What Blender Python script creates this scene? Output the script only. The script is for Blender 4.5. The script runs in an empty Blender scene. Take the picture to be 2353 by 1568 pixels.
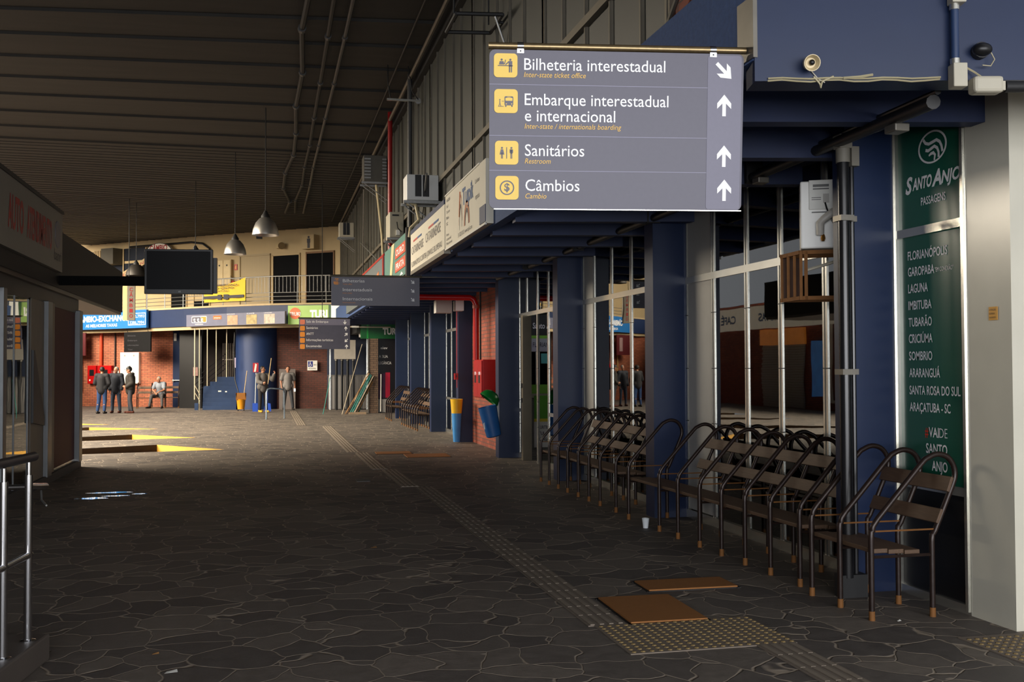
import bpy, bmesh, math, random
from mathutils import Vector, Matrix

SC = bpy.context.scene
COL = SC.collection
random.seed(7)
R = math.radians

# ------------------------------------------------------------------ camera
YAW, PITCH, ROLL = R(13.2), R(1.46), 0.004
fw = Vector((math.sin(YAW) * math.cos(PITCH), math.cos(YAW) * math.cos(PITCH), math.sin(PITCH)))
rt = Vector((math.cos(YAW), -math.sin(YAW), 0))
up = rt.cross(fw)
rt, up = rt * math.cos(ROLL) - up * math.sin(ROLL), rt * math.sin(ROLL) + up * math.cos(ROLL)
cam_data = bpy.data.cameras.new('camera')
cam = bpy.data.objects.new('camera', cam_data)
COL.objects.link(cam)
cam_data.sensor_width = 36.0
cam_data.lens = 36.0 * 2400 / 2353
cam_data.clip_end = 300
m = Matrix((rt, up, -fw)).transposed().to_4x4()
m.translation = Vector((0, 0, 1.64))
cam.matrix_world = m
SC.camera = cam

# ------------------------------------------------------------------ daylight, exposure
SC.view_settings.view_transform = 'Standard'
SC.view_settings.look = 'None'
SC.view_settings.gamma = 1.0
SC.view_settings.exposure = 0.0
SC.view_settings.use_curve_mapping = False
SC.cycles.use_denoising = True
SC.cycles.max_bounces = 6
SC.cycles.diffuse_bounces = 3
SC.cycles.glossy_bounces = 4
SC.cycles.transparent_max_bounces = 8
SC.cycles.sample_clamp_indirect = 6.0
SC.cycles.caustics_reflective = False
SC.cycles.caustics_refractive = False
world = bpy.data.worlds.new('sky')
SC.world = world
world.use_nodes = True
bgn = world.node_tree.nodes['Background']
bgn.inputs['Color'].default_value = (0.93, 0.95, 1.0, 1)
bgn.inputs['Strength'].default_value = 0.50


def daylight(name, loc, direction, sx_, sy_, watts, colour):
    """Daylight coming in through one of the open sides of the hall."""
    d = bpy.data.lights.new(name, 'AREA')
    d.shape = 'RECTANGLE'
    d.size, d.size_y = sx_, sy_
    d.energy = watts
    d.color = colour
    o = bpy.data.objects.new(name, d)
    COL.objects.link(o)
    o.location = loc
    o.rotation_euler = Vector(direction).to_track_quat('-Z', 'Y').to_euler()
    return o


daylight('daylight_entrance', (0.3, -7.9, 2.3), (0, 1, 0), 16.5, 4.0, 1850, (0.96, 0.97, 1.0))
daylight('daylight_platform', (-19.0, 26.0, 12.0), (1, 0.0, -0.75), 30.0, 11.0, 34000, (1.0, 0.87, 0.68))


# ------------------------------------------------------------------ materials
def lin(v):
    v = v / 255.0
    return v / 12.92 if v <= 0.04045 else ((v + 0.055) / 1.055) ** 2.4


def rgb(*c):
    return tuple(lin(x) for x in c) + (1.0,)


MATS = {}


def mat(name, color, rough=0.6, metal=0.0, var=0.18, scale=5.0, bump=0.0, spec=0.5, stretch=None, emit=0.0):
    """Principled surface whose colour and roughness wander with noise (wear, dust)."""
    if name in MATS:
        return MATS[name]
    mt = bpy.data.materials.new(name)
    mt.use_nodes = True
    nt = mt.node_tree
    b = nt.nodes['Principled BSDF']
    b.inputs['Roughness'].default_value = rough
    b.inputs['Metallic'].default_value = metal
    b.inputs['Specular IOR Level'].default_value = spec
    tc = nt.nodes.new('ShaderNodeTexCoord')
    mp = nt.nodes.new('ShaderNodeMapping')
    if stretch:
        mp.inputs['Scale'].default_value = stretch
    nz = nt.nodes.new('ShaderNodeTexNoise')
    nz.inputs['Scale'].default_value = scale
    nz.inputs['Detail'].default_value = 5
    mx = nt.nodes.new('ShaderNodeMix')
    mx.data_type = 'RGBA'
    c = rgb(*color)
    mx.inputs['A'].default_value = tuple(min(1, x * (1 - var)) for x in c[:3]) + (1,)
    mx.inputs['B'].default_value = tuple(min(1, x * (1 + var)) for x in c[:3]) + (1,)
    nt.links.new(tc.outputs['Object'], mp.inputs['Vector'])
    nt.links.new(mp.outputs['Vector'], nz.inputs['Vector'])
    nt.links.new(nz.outputs['Fac'], mx.inputs['Factor'])
    nt.links.new(mx.outputs['Result'], b.inputs['Base Color'])
    if bump:
        bp = nt.nodes.new('ShaderNodeBump')
        bp.inputs['Strength'].default_value = bump
        bp.inputs['Distance'].default_value = 0.01
        nt.links.new(nz.outputs['Fac'], bp.inputs['Height'])
        nt.links.new(bp.outputs['Normal'], b.inputs['Normal'])
    if emit:
        nt.links.new(mx.outputs['Result'], b.inputs['Emission Color'])
        b.inputs['Emission Strength'].default_value = emit
    MATS[name] = mt
    return mt


def glass(name, tint=(0.42, 0.46, 0.46), ior=2.15, rough=0.012):
    mt = bpy.data.materials.new(name)
    mt.use_nodes = True
    nt = mt.node_tree
    nt.nodes.remove(nt.nodes['Principled BSDF'])
    out = nt.nodes['Material Output']
    fr = nt.nodes.new('ShaderNodeFresnel')
    fr.inputs['IOR'].default_value = ior
    tr = nt.nodes.new('ShaderNodeBsdfTransparent')
    tr.inputs['Color'].default_value = tint + (1,)
    gl = nt.nodes.new('ShaderNodeBsdfGlossy')
    gl.inputs['Roughness'].default_value = rough
    gl.inputs['Color'].default_value = (0.95, 0.97, 0.97, 1)
    tc = nt.nodes.new('ShaderNodeTexCoord')
    nz = nt.nodes.new('ShaderNodeTexNoise')
    nz.inputs['Scale'].default_value = 1.3
    bp = nt.nodes.new('ShaderNodeBump')
    bp.inputs['Strength'].default_value = 0.04
    bp.inputs['Distance'].default_value = 0.02
    nt.links.new(tc.outputs['Object'], nz.inputs['Vector'])
    nt.links.new(nz.outputs['Fac'], bp.inputs['Height'])
    nt.links.new(bp.outputs['Normal'], gl.inputs['Normal'])
    mx = nt.nodes.new('ShaderNodeMixShader')
    nt.links.new(fr.outputs[0], mx.inputs[0])
    nt.links.new(tr.outputs[0], mx.inputs[1])
    nt.links.new(gl.outputs[0], mx.inputs[2])
    nt.links.new(mx.outputs[0], out.inputs['Surface'])
    MATS[name] = mt
    return mt


def brick_mat(name, c1, c2, mortar, axis, scale=1.0, rough=0.7):
    """Brickwork laid out in the plane of a wall: axis 'x' runs along world X, 'y' along world Y."""
    mt = bpy.data.materials.new(name)
    mt.use_nodes = True
    nt = mt.node_tree
    b = nt.nodes['Principled BSDF']
    b.inputs['Roughness'].default_value = rough
    tc = nt.nodes.new('ShaderNodeTexCoord')
    sp = nt.nodes.new('ShaderNodeSeparateXYZ')
    cb = nt.nodes.new('ShaderNodeCombineXYZ')
    nt.links.new(tc.outputs['Object'], sp.inputs[0])
    nt.links.new(sp.outputs['X' if axis == 'x' else 'Y'], cb.inputs['X'])
    nt.links.new(sp.outputs['Z'], cb.inputs['Y'])
    br = nt.nodes.new('ShaderNodeTexBrick')
    br.inputs['Scale'].default_value = scale
    br.inputs['Color1'].default_value = rgb(*c1)
    br.inputs['Color2'].default_value = rgb(*c2)
    br.inputs['Mortar'].default_value = rgb(*mortar)
    br.inputs['Mortar Size'].default_value = 0.008
    br.inputs['Brick Width'].default_value = 0.235
    br.inputs['Row Height'].default_value = 0.078
    br.inputs['Bias'].default_value = -0.1
    nt.links.new(cb.outputs[0], br.inputs['Vector'])
    nz = nt.nodes.new('ShaderNodeTexNoise')
    nz.inputs['Scale'].default_value = 1.7
    nt.links.new(cb.outputs[0], nz.inputs['Vector'])
    mx = nt.nodes.new('ShaderNodeMix')
    mx.data_type = 'RGBA'
    mx.blend_type = 'MULTIPLY'
    mx.inputs['Factor'].default_value = 0.45
    nt.links.new(br.outputs['Color'], mx.inputs['A'])
    nt.links.new(nz.outputs['Fac'], mx.inputs['B'])
    nt.links.new(mx.outputs['Result'], b.inputs['Base Color'])
    bp = nt.nodes.new('ShaderNodeBump')
    bp.inputs['Strength'].default_value = 0.35
    bp.inputs['Distance'].default_value = 0.006
    bp.invert = True
    nt.links.new(br.outputs['Fac'], bp.inputs['Height'])
    nt.links.new(bp.outputs['Normal'], b.inputs['Normal'])
    MATS[name] = mt
    return mt


def stone_mat(name):
    """Crazy paving: irregular dark basalt slabs with paler joints, worn smooth in places."""
    mt = bpy.data.materials.new(name)
    mt.use_nodes = True
    nt = mt.node_tree
    b = nt.nodes['Principled BSDF']
    L = nt.links.new
    tc = nt.nodes.new('ShaderNodeTexCoord')
    wob = nt.nodes.new('ShaderNodeTexNoise')
    wob.inputs['Scale'].default_value = 2.2
    wob.inputs['Detail'].default_value = 2
    L(tc.outputs['Object'], wob.inputs['Vector'])
    add = nt.nodes.new('ShaderNodeMix')
    add.data_type = 'VECTOR'
    add.inputs['Factor'].default_value = 0.26
    L(tc.outputs['Object'], add.inputs['A'])
    L(wob.outputs['Color'], add.inputs['B'])
    v1 = nt.nodes.new('ShaderNodeTexVoronoi')
    v1.inputs['Scale'].default_value = 4.2
    v2 = nt.nodes.new('ShaderNodeTexVoronoi')
    v2.feature = 'DISTANCE_TO_EDGE'
    v2.inputs['Scale'].default_value = 4.2
    L(add.outputs['Result'], v1.inputs['Vector'])
    L(add.outputs['Result'], v2.inputs['Vector'])
    hsv = nt.nodes.new('ShaderNodeSeparateColor')
    L(v1.outputs['Color'], hsv.inputs[0])
    stone = nt.nodes.new('ShaderNodeMix')
    stone.data_type = 'RGBA'
    stone.inputs['A'].default_value = rgb(88, 82, 78)
    stone.inputs['B'].default_value = rgb(118, 109, 100)
    L(hsv.outputs[0], stone.inputs['Factor'])
    grit = nt.nodes.new('ShaderNodeTexNoise')
    grit.inputs['Scale'].default_value = 9.0
    grit.inputs['Detail'].default_value = 8
    grit.inputs['Roughness'].default_value = 0.7
    L(tc.outputs['Object'], grit.inputs['Vector'])
    gm = nt.nodes.new('ShaderNodeMix')
    gm.data_type = 'RGBA'
    gm.blend_type = 'OVERLAY'
    gm.inputs['Factor'].default_value = 0.55
    L(stone.outputs['Result'], gm.inputs['A'])
    L(grit.outputs['Fac'], gm.inputs['B'])
    ramp = nt.nodes.new('ShaderNodeValToRGB')
    ramp.color_ramp.elements[0].position = 0.007
    ramp.color_ramp.elements[1].position = 0.024
    L(v2.outputs['Distance'], ramp.inputs[0])
    mx = nt.nodes.new('ShaderNodeMix')
    mx.data_type = 'RGBA'
    mx.inputs['A'].default_value = rgb(160, 146, 130)
    L(ramp.outputs['Color'], mx.inputs['Factor'])
    L(gm.outputs['Result'], mx.inputs['B'])
    L(mx.outputs['Result'], b.inputs['Base Color'])
    rr = nt.nodes.new('ShaderNodeMapRange')
    rr.inputs['To Min'].default_value = 0.42
    rr.inputs['To Max'].default_value = 0.85
    L(grit.outputs['Fac'], rr.inputs['Value'])
    L(rr.outputs['Result'], b.inputs['Roughness'])
    b.inputs['Specular IOR Level'].default_value = 0.35
    hb = nt.nodes.new('ShaderNodeMath')
    hb.operation = 'MULTIPLY_ADD'
    hb.inputs[1].default_value = 0.5
    L(grit.outputs['Fac'], hb.inputs[0])
    L(ramp.outputs['Color'], hb.inputs[2])
    hc = nt.nodes.new('ShaderNodeMath')
    hc.operation = 'MULTIPLY_ADD'
    hc.inputs[1].default_value = 0.8
    L(hsv.outputs[1], hc.inputs[0])
    L(hb.outputs[0], hc.inputs[2])
    bp = nt.nodes.new('ShaderNodeBump')
    bp.inputs['Strength'].default_value = 0.55
    bp.inputs['Distance'].default_value = 0.012
    L(hc.outputs[0], bp.inputs['Height'])
    L(bp.outputs['Normal'], b.inputs['Normal'])
    MATS[name] = mt
    return mt


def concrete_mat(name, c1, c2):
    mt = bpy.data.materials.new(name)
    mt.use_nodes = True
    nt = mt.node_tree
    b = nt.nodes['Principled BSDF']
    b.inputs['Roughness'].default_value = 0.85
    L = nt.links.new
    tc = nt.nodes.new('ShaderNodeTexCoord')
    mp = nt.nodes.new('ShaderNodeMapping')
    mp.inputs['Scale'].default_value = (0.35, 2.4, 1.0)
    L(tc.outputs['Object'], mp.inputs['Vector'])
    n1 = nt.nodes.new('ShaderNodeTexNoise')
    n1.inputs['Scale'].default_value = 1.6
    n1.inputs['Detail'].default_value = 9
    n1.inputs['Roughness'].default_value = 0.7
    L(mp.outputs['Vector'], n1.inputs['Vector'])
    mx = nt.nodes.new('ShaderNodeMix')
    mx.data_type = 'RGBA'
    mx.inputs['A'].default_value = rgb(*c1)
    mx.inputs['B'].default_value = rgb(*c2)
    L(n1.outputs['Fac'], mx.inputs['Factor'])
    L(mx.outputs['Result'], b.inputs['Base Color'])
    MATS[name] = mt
    return mt


# ------------------------------------------------------------------ mesh building
class M:
    """Collects shapes in one bmesh; obj() links them as ONE mesh object."""

    def __init__(s):
        s.b = bmesh.new()

    def poly(s, pts):
        vs = [s.b.verts.new(p) for p in pts]
        s.b.faces.new(vs)
        return s

    def box(s, x0, x1, y0, y1, z0, z1):
        x0, x1, y0, y1, z0, z1 = min(x0, x1), max(x0, x1), min(y0, y1), max(y0, y1), min(z0, z1), max(z0, z1)
        v = [s.b.verts.new(p) for p in ((x0, y0, z0), (x1, y0, z0), (x1, y1, z0), (x0, y1, z0), (x0, y0, z1), (x1, y0, z1), (x1, y1, z1), (x0, y1, z1))]
        for f in ((0, 3, 2, 1), (4, 5, 6, 7), (0, 1, 5, 4), (1, 2, 6, 5), (2, 3, 7, 6), (3, 0, 4, 7)):
            s.b.faces.new([v[i] for i in f])
        return s

    def prism(s, base, d):
        """base: polygon corners in 3-D; d: extrusion vector."""
        d = Vector(d)
        n = len(base)
        a = [s.b.verts.new(p) for p in base]
        c = [s.b.verts.new(Vector(p) + d) for p in base]
        s.b.faces.new(a)
        s.b.faces.new(c[::-1])
        for i in range(n):
            s.b.faces.new((a[i], c[i], c[(i + 1) % n], a[(i + 1) % n]))
        return s

    def plate(s, pts, y0, y1):
        """polygon (x, z) extruded from y0 to y1."""
        return s.prism([(p[0], y0, p[1]) for p in pts], (0, y1 - y0, 0))

    def rplate(s, x0, x1, z0, z1, y0, y1, r, n=5):
        pts = []
        for cx, cz, a0 in ((x1 - r, z1 - r, 0), (x0 + r, z1 - r, 90), (x0 + r, z0 + r, 180), (x1 - r, z0 + r, 270)):
            for i in range(n + 1):
                a = R(a0 + 90 * i / n)
                pts.append((cx + r * math.cos(a), cz + r * math.sin(a)))
        return s.plate(pts, y0, y1)

    def disc(s, cx, cz, r, y0, y1, n=20, sx=1.0, sz=1.0):
        return s.plate([(cx + sx * r * math.cos(2 * math.pi * i / n), cz + sz * r * math.sin(2 * math.pi * i / n)) for i in range(n)], y0, y1)

    def ribbon(s, pts, w, y):
        """flat band of width w along (x, z) points"""
        n = len(pts)
        v = []
        for i, (x, z) in enumerate(pts):
            a, c = pts[max(0, i - 1)], pts[min(n - 1, i + 1)]
            dx, dz = c[0] - a[0], c[1] - a[1]
            l = math.hypot(dx, dz)
            h = (w[i] if isinstance(w, (list, tuple)) else w) / 2
            v.append((s.b.verts.new((x - dz / l * h, y, z + dx / l * h)), s.b.verts.new((x + dz / l * h, y, z - dx / l * h))))
        for (a, b_), (c, d_) in zip(v, v[1:]):
            s.b.faces.new((a, b_, d_, c))
        return s

    def ring(s, cx, cz, ro, ri, y, n=28, a0=0, a1=360, sx=1.0):
        full = abs(a1 - a0) >= 360
        k = n if full else n + 1
        o, i_ = [], []
        for j in range(k):
            a = R(a0 + (a1 - a0) * j / n)
            o.append(s.b.verts.new((cx + sx * ro * math.cos(a), y, cz + ro * math.sin(a))))
            i_.append(s.b.verts.new((cx + sx * ri * math.cos(a), y, cz + ri * math.sin(a))))
        for j in range(n):
            q = (j + 1) % k
            s.b.faces.new((o[j], o[q], i_[q], i_[j]))
        return s

    def tube(s, path, r, n=8, closed=False, caps=True):
        path = [Vector(p) for p in path]
        rs = r if isinstance(r, (list, tuple)) else [r] * len(path)
        rings = []
        nrm = None
        for i, p in enumerate(path):
            if closed:
                t = path[(i + 1) % len(path)] - path[i - 1]
            else:
                t = path[min(i + 1, len(path) - 1)] - path[max(i - 1, 0)]
            t.normalize()
            if nrm is None:
                nrm = t.orthogonal().normalized()
            else:
                nrm = (nrm - t * nrm.dot(t))
                nrm = nrm.normalized() if nrm.length > 1e-6 else t.orthogonal().normalized()
            bn = t.cross(nrm)
            rings.append([s.b.verts.new(p + (nrm * math.cos(2 * math.pi * k / n) + bn * math.sin(2 * math.pi * k / n)) * rs[i]) for k in range(n)])
        m_ = len(rings)
        for i in range(m_ if closed else m_ - 1):
            a, c = rings[i], rings[(i + 1) % m_]
            for k in range(n):
                s.b.faces.new((a[k], a[(k + 1) % n], c[(k + 1) % n], c[k]))
        if caps and not closed:
            s.b.faces.new(rings[0][::-1])
            s.b.faces.new(rings[-1])
        return s

    def cyl(s, a, b, r, r2=None, n=12):
        return s.tube([a, b], [r, r if r2 is None else r2], n)

    def lathe(s, prof, c=(0, 0, 0), n=24):
        """prof: (radius, z) pairs turned round the vertical through c."""
        rings = []
        for r, z in prof:
            if r < 1e-5:
                rings.append([s.b.verts.new((c[0], c[1], c[2] + z))])
            else:
                rings.append([s.b.verts.new((c[0] + r * math.cos(2 * math.pi * k / n), c[1] + r * math.sin(2 * math.pi * k / n), c[2] + z)) for k in range(n)])
        for a, d in zip(rings, rings[1:]):
            for k in range(n):
                q = (k + 1) % n
                if len(a) == 1 and len(d) > 1:
                    s.b.faces.new((a[0], d[q], d[k]))
                elif len(d) == 1 and len(a) > 1:
                    s.b.faces.new((a[k], a[q], d[0]))
                elif len(a) > 1:
                    s.b.faces.new((a[k], a[q], d[q], d[k]))
        return s

    def ball(s, c, r, sc=(1, 1, 1), seg=12):
        mtx = Matrix.Translation(Vector(c)) @ Matrix.Diagonal((sc[0], sc[1], sc[2], 1))
        bmesh.ops.create_uvsphere(s.b, u_segments=seg, v_segments=max(6, seg // 2 + 2), radius=r, matrix=mtx)
        return s

    def move(s, mtx):
        bmesh.ops.transform(s.b, matrix=mtx, verts=s.b.verts)
        return s

    def obj(s, name, mt, parent=None, smooth=False, bevel=0.0, recentre=False):
        bmesh.ops.recalc_face_normals(s.b, faces=s.b.faces)
        me = bpy.data.meshes.new(name)
        if smooth:
            for f in s.b.faces:
                f.smooth = True
            for e in s.b.edges:
                if len(e.link_faces) == 2 and e.calc_face_angle(0) > 0.7:
                    e.smooth = False
        off = Vector((0, 0, 0))
        if recentre:
            vs = [v.co for v in s.b.verts]
            lo = [min(v[i] for v in vs) for i in range(3)]
            hi = [max(v[i] for v in vs) for i in range(3)]
            off = Vector(((lo[0] + hi[0]) / 2, (lo[1] + hi[1]) / 2, lo[2]))
            bmesh.ops.translate(s.b, vec=-off, verts=s.b.verts)
        s.b.to_mesh(me)
        s.b.free()
        for x in (mt if isinstance(mt, (list, tuple)) else [mt]):
            me.materials.append(x)
        o = bpy.data.objects.new(name, me)
        COL.objects.link(o)
        o.location = off
        if parent is not None:
            o.parent = parent
        if bevel:
            md = o.modifiers.new('soft_edges', 'BEVEL')
            md.width = bevel
            md.segments = 2
            md.limit_method = 'ANGLE'
        return o


def tag(o, label, cat=None, group=None, kind=None):
    o['label'] = label
    if cat:
        o['category'] = cat
    if group:
        o['group'] = group
    if kind:
        o['kind'] = kind
    return o


def thing(name, label, cat, loc=(0, 0, 0), rz=0.0, group=None, rx=0.0):
    o = bpy.data.objects.new(name, None)
    o.empty_display_size = 0.1
    COL.objects.link(o)
    o.location = loc
    o.rotation_euler = (R(rx), 0, R(rz))
    return tag(o, label, cat, group)


def solo(mb, name, mt, label, cat, group=None, smooth=False, bevel=0.0):
    return tag(mb.obj(name, mt, None, smooth, bevel, recentre=True), label, cat, group)


def struct(mb, name, mt, label=None, parent=None, smooth=False):
    o = mb.obj(name, mt, parent, smooth)
    if parent is None:
        o['kind'] = 'structure'
    if label:
        o['label'] = label
    return o


def on_wall(P0, ang, s, z, off=0.0):
    """Point s metres along a wall that starts at P0 and runs at ang degrees, off metres in front of it."""
    c, n = math.cos(R(ang)), math.sin(R(ang))
    return (P0[0] + s * c + off * n, P0[1] + s * n - off * c, z)


def _text_verts(txt, bold=0.0, shear=0.0):
    cu = bpy.data.curves.new('t', 'FONT')
    cu.body = txt
    cu.size = 1.0
    cu.resolution_u = 3
    cu.offset = bold
    cu.shear = shear
    o = bpy.data.objects.new('t', cu)
    COL.objects.link(o)
    dg = bpy.context.evaluated_depsgraph_get()
    me = bpy.data.meshes.new_from_object(o.evaluated_get(dg))
    vs = [v.co.copy() for v in me.vertices]
    fs = [list(p.vertices) for p in me.polygons]
    bpy.data.objects.remove(o)
    bpy.data.curves.remove(cu)
    bpy.data.meshes.remove(me)
    return vs, fs


_CAP = None


def lettering(parent, lines, mt, y=-0.012, name='lettering', label=None):
    """lines: (text, x, baseline z, width or None, cap height, bold, shear) set flat on the face of a sign, as one mesh."""
    global _CAP
    if _CAP is None:
        vs, _ = _text_verts('H')
        _CAP = max(v.y for v in vs) - min(v.y for v in vs)
    mb = M()
    for ln in lines:
        txt, x, z, w, h = ln[:5]
        bold = ln[5] if len(ln) > 5 else 0.0
        shear = ln[6] if len(ln) > 6 else 0.0
        vs, fs = _text_verts(txt, bold, shear)
        x0, x1 = min(v.x for v in vs), max(v.x for v in vs)
        kz = h / _CAP
        kx = kz if w is None else w / (x1 - x0)
        bv = [mb.b.verts.new((x + (v.x - x0) * kx, y, z + v.y * kz)) for v in vs]
        for f in fs:
            try:
                mb.b.faces.new([bv[i] for i in f])
            except ValueError:
                pass
    o = mb.obj(name, mt, parent)
    if label:
        o['label'] = label
    return o

# ------------------------------------------------------------------ palette
stone = stone_mat('basalt_paving')
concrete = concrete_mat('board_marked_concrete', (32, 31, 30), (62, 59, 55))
blue = mat('blue_wall_paint', (10, 32, 68), 0.42, var=0.14, scale=3, bump=0.08)
blue_rough = mat('blue_rough_cast', (62, 86, 132), 0.8, var=0.3, scale=28, bump=0.5)
navy = mat('navy_fascia_paint', (28, 46, 84), 0.5, var=0.15)
dark_paint = mat('blackened_paint', (24, 24, 25), 0.6, var=0.3)
black = mat('black_plastic', (16, 16, 18), 0.4, var=0.2)
alu = mat('aluminium', (222, 220, 210), 0.26, 0.9, var=0.12, scale=8)
alu_dull = mat('weathered_aluminium', (122, 118, 110), 0.45, 0.7, var=0.2, scale=8)
steel = mat('polished_steel', (215, 215, 218), 0.13, 1.0, var=0.06, scale=10)
galv = mat('galvanised_steel', (150, 150, 148), 0.45, 0.9, var=0.25, scale=30)
grey_panel = mat('grey_infill_panel', (186, 184, 180), 0.7, var=0.08, spec=0.2)
cream = mat('cream_wall_paint', (192, 170, 130), 0.7, var=0.10, scale=2)
white_col = mat('off_white_plaster', (214, 210, 194), 0.24, var=0.10, scale=3, bump=0.05)
white = mat('white_paint', (236, 234, 226), 0.45, var=0.05)
letter_white = mat('white_lettering', (250, 250, 250), 0.5, var=0.01)
letter_dark = mat('dark_lettering', (52, 50, 58), 0.6, var=0.05)
letter_red = mat('red_lettering', (150, 24, 28), 0.5, var=0.1)
letter_yellow = mat('amber_lettering', (246, 196, 92), 0.5, var=0.03)
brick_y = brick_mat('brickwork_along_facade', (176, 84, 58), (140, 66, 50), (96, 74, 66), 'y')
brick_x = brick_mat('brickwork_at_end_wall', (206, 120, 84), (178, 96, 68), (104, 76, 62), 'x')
brick_dark = brick_mat('dark_brickwork', (112, 58, 44), (92, 48, 38), (58, 44, 40), 'x')  # darker brick tones than the other walls
pane = glass('shop_glass')
pane_dark = glass('smoked_glass', (0.10, 0.11, 0.12), 1.6)
dirty_pane = mat('dusty_glass', (52, 54, 46), 0.5, var=0.35, scale=1.4, spec=0.8)
rust = mat('rusty_steel', (128, 84, 40), 0.75, 0.2, var=0.3, scale=14, bump=0.15)
wood = mat('weathered_bench_wood', (92, 70, 52), 0.6, var=0.35, scale=9, bump=0.2, stretch=(8, 1, 8))
tube_paint = mat('worn_tube_enamel', (44, 32, 28), 0.35, 0.3, var=0.5, scale=16, bump=0.1)
red_paint = mat('fire_red_enamel', (176, 18, 20), 0.3, var=0.15)
yellow_paint = mat('yellow_kerb_paint', (226, 170, 66), 0.7, var=0.14, scale=10, bump=0.15)
sign_grey = mat('sign_slate_grey', (92, 90, 104), 0.45, var=0.06, scale=40)
sign_grey_light = mat('sign_slate_grey_light', (114, 112, 130), 0.45, var=0.05, scale=40)
sign_yellow = mat('sign_yellow', (246, 208, 96), 0.5, var=0.03)
sign_amber = mat('sign_amber', (222, 140, 50), 0.5, var=0.05)
ac_white = mat('appliance_white', (247, 247, 243), 0.4, var=0.05)
ac_beige = mat('yellowed_appliance', (184, 178, 160), 0.5, var=0.1)
green_film = mat('dark_green_film', (24, 92, 70), 0.26, var=0.1, scale=2, spec=0.9)
green_sign = mat('green_shop_sign', (14, 92, 40), 0.3, var=0.15)
skin = mat('skin', (176, 122, 94), 0.5, var=0.08, scale=20)
rubber = mat('black_rubber', (22, 22, 22), 0.6)

# ------------------------------------------------------------------ floor with the stepped platform edge
NOTCH = [((-0.84, 22.04), (-2.32, 23.84), 21.4, 20.9), ((-1.64, 26.0), (-3.29, 27.70), 25.5, 25.0),
         ((-2.87, 30.11), (-4.89, 31.50), 30.3, 29.8), ((-4.50, 32.9), (-6.3, 34.4), 34.0, 33.0)]
XE, DEEP = -7.0, -0.16
dips, kerbs = [], []
for T, Cn, yl, yn in NOTCH:
    N, Lf = (XE, yn), (XE, yl)
    z3 = lambda p, z: (p[0], p[1], z)
    dips.append([z3(Lf, DEEP), z3(T, 0), z3(Cn, DEEP)])
    dips.append([z3(Lf, DEEP), z3(N, 0), z3(T, 0)])
    kerbs.append((T, Cn, Lf))
fl = M()
XR = -0.6
flat = lambda pts: fl.poly([(p[0], p[1], 0) for p in pts])
flat([(XR, -40), (12, -40), (12, 62), (XR, 62)])
T0 = NOTCH[0][0]
flat([(XE, -40), (XR, -40), (XR, T0[1]), T0, (XE, NOTCH[0][3])])
for k, (T, Cn, yl, yn) in enumerate(NOTCH):
    last = k + 1 == len(NOTCH)
    T2, N2 = ((XR, 62), (XE, 62)) if last else (NOTCH[k + 1][0], (XE, NOTCH[k + 1][3]))
    flat([Cn, T, T2])
    flat([Cn, T2, N2])
    flat([Cn, N2, (XE, yl)])
    flat([T, (XR, T[1]), T2] if last else [T, (XR, T[1]), (XR, T2[1]), T2])
for d in dips:
    fl.poly(d)
fl.poly([(-60, -40, 0), (XE, -40, 0), (XE, 62, 0), (-60, 62, 0)])
floor = struct(fl, 'floor', stone)
for k, (T, Cn, Lf) in enumerate(kerbs):
    kb = M()
    top = -0.001
    a, c, t = Vector((Lf[0], Lf[1], 0)), Vector((Cn[0], Cn[1], 0)), Vector((T[0], T[1], 0))
    back = Vector((-0.02, 0.10, 0))
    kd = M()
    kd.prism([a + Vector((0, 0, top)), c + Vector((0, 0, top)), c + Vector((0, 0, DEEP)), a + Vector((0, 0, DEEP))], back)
    struct(kd, 'platform_kerb_riser', mat('kerb_shade_brown', (66, 44, 18), 0.8, var=0.3, scale=8))  # the shade on this face is put into the brown colour
    kb.prism([c + Vector((0, 0, top)), t + Vector((0, 0, top)), t + Vector((0, 0, top - 0.004)), c + Vector((0, 0, DEEP))], Vector((0.08, 0.06, 0)))
    struct(kb, 'platform_kerb', yellow_paint, 'yellow painted kerb of the stepped platform edge, ' + ('first', 'second', 'third', 'fourth')[k] + ' beyond the kiosk')

# ------------------------------------------------------------------ ceiling of precast planks that fan out slightly
JOINT = [18.1 - 1.55 * i for i in range(17, 0, -1)] + [18.1, 19.5, 21.0, 22.6, 24.15, 25.85, 27.6, 29.2]
slope = lambda y: -0.118 + (y - 18) * 0.0125 if y > 14 else -0.15
CZ = 7.6


def ceil_edge(y):
    return -9.0 if y > 18 else -8.3


ce = M()


def plank(y0, y1, step):
    x0, x1 = ceil_edge(y0), 3.4
    p = lambda x, y, z: (x, y + slope(y) * x, z)
    ce.poly([p(x0, y0, CZ), p(x1, y0, CZ), p(x1, y1, CZ + step), p(x0, y1, CZ + step)])
    ce.poly([p(x0, y1, CZ + step), p(x1, y1, CZ + step), p(x1, y1, CZ), p(x0, y1, CZ)])


for y0, y1 in zip(JOINT, JOINT[1:]):
    plank(y0, y1, 0.055)
y = JOINT[-1]
while y < 56:
    w = random.uniform(0.36, 0.55)
    plank(y, y + w, 0.016)
    y += w
ce.box(-9.0, 3.6, -8.3, 60, CZ + 0.12, CZ + 0.4)
struct(ce, 'ceiling', concrete)

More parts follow.
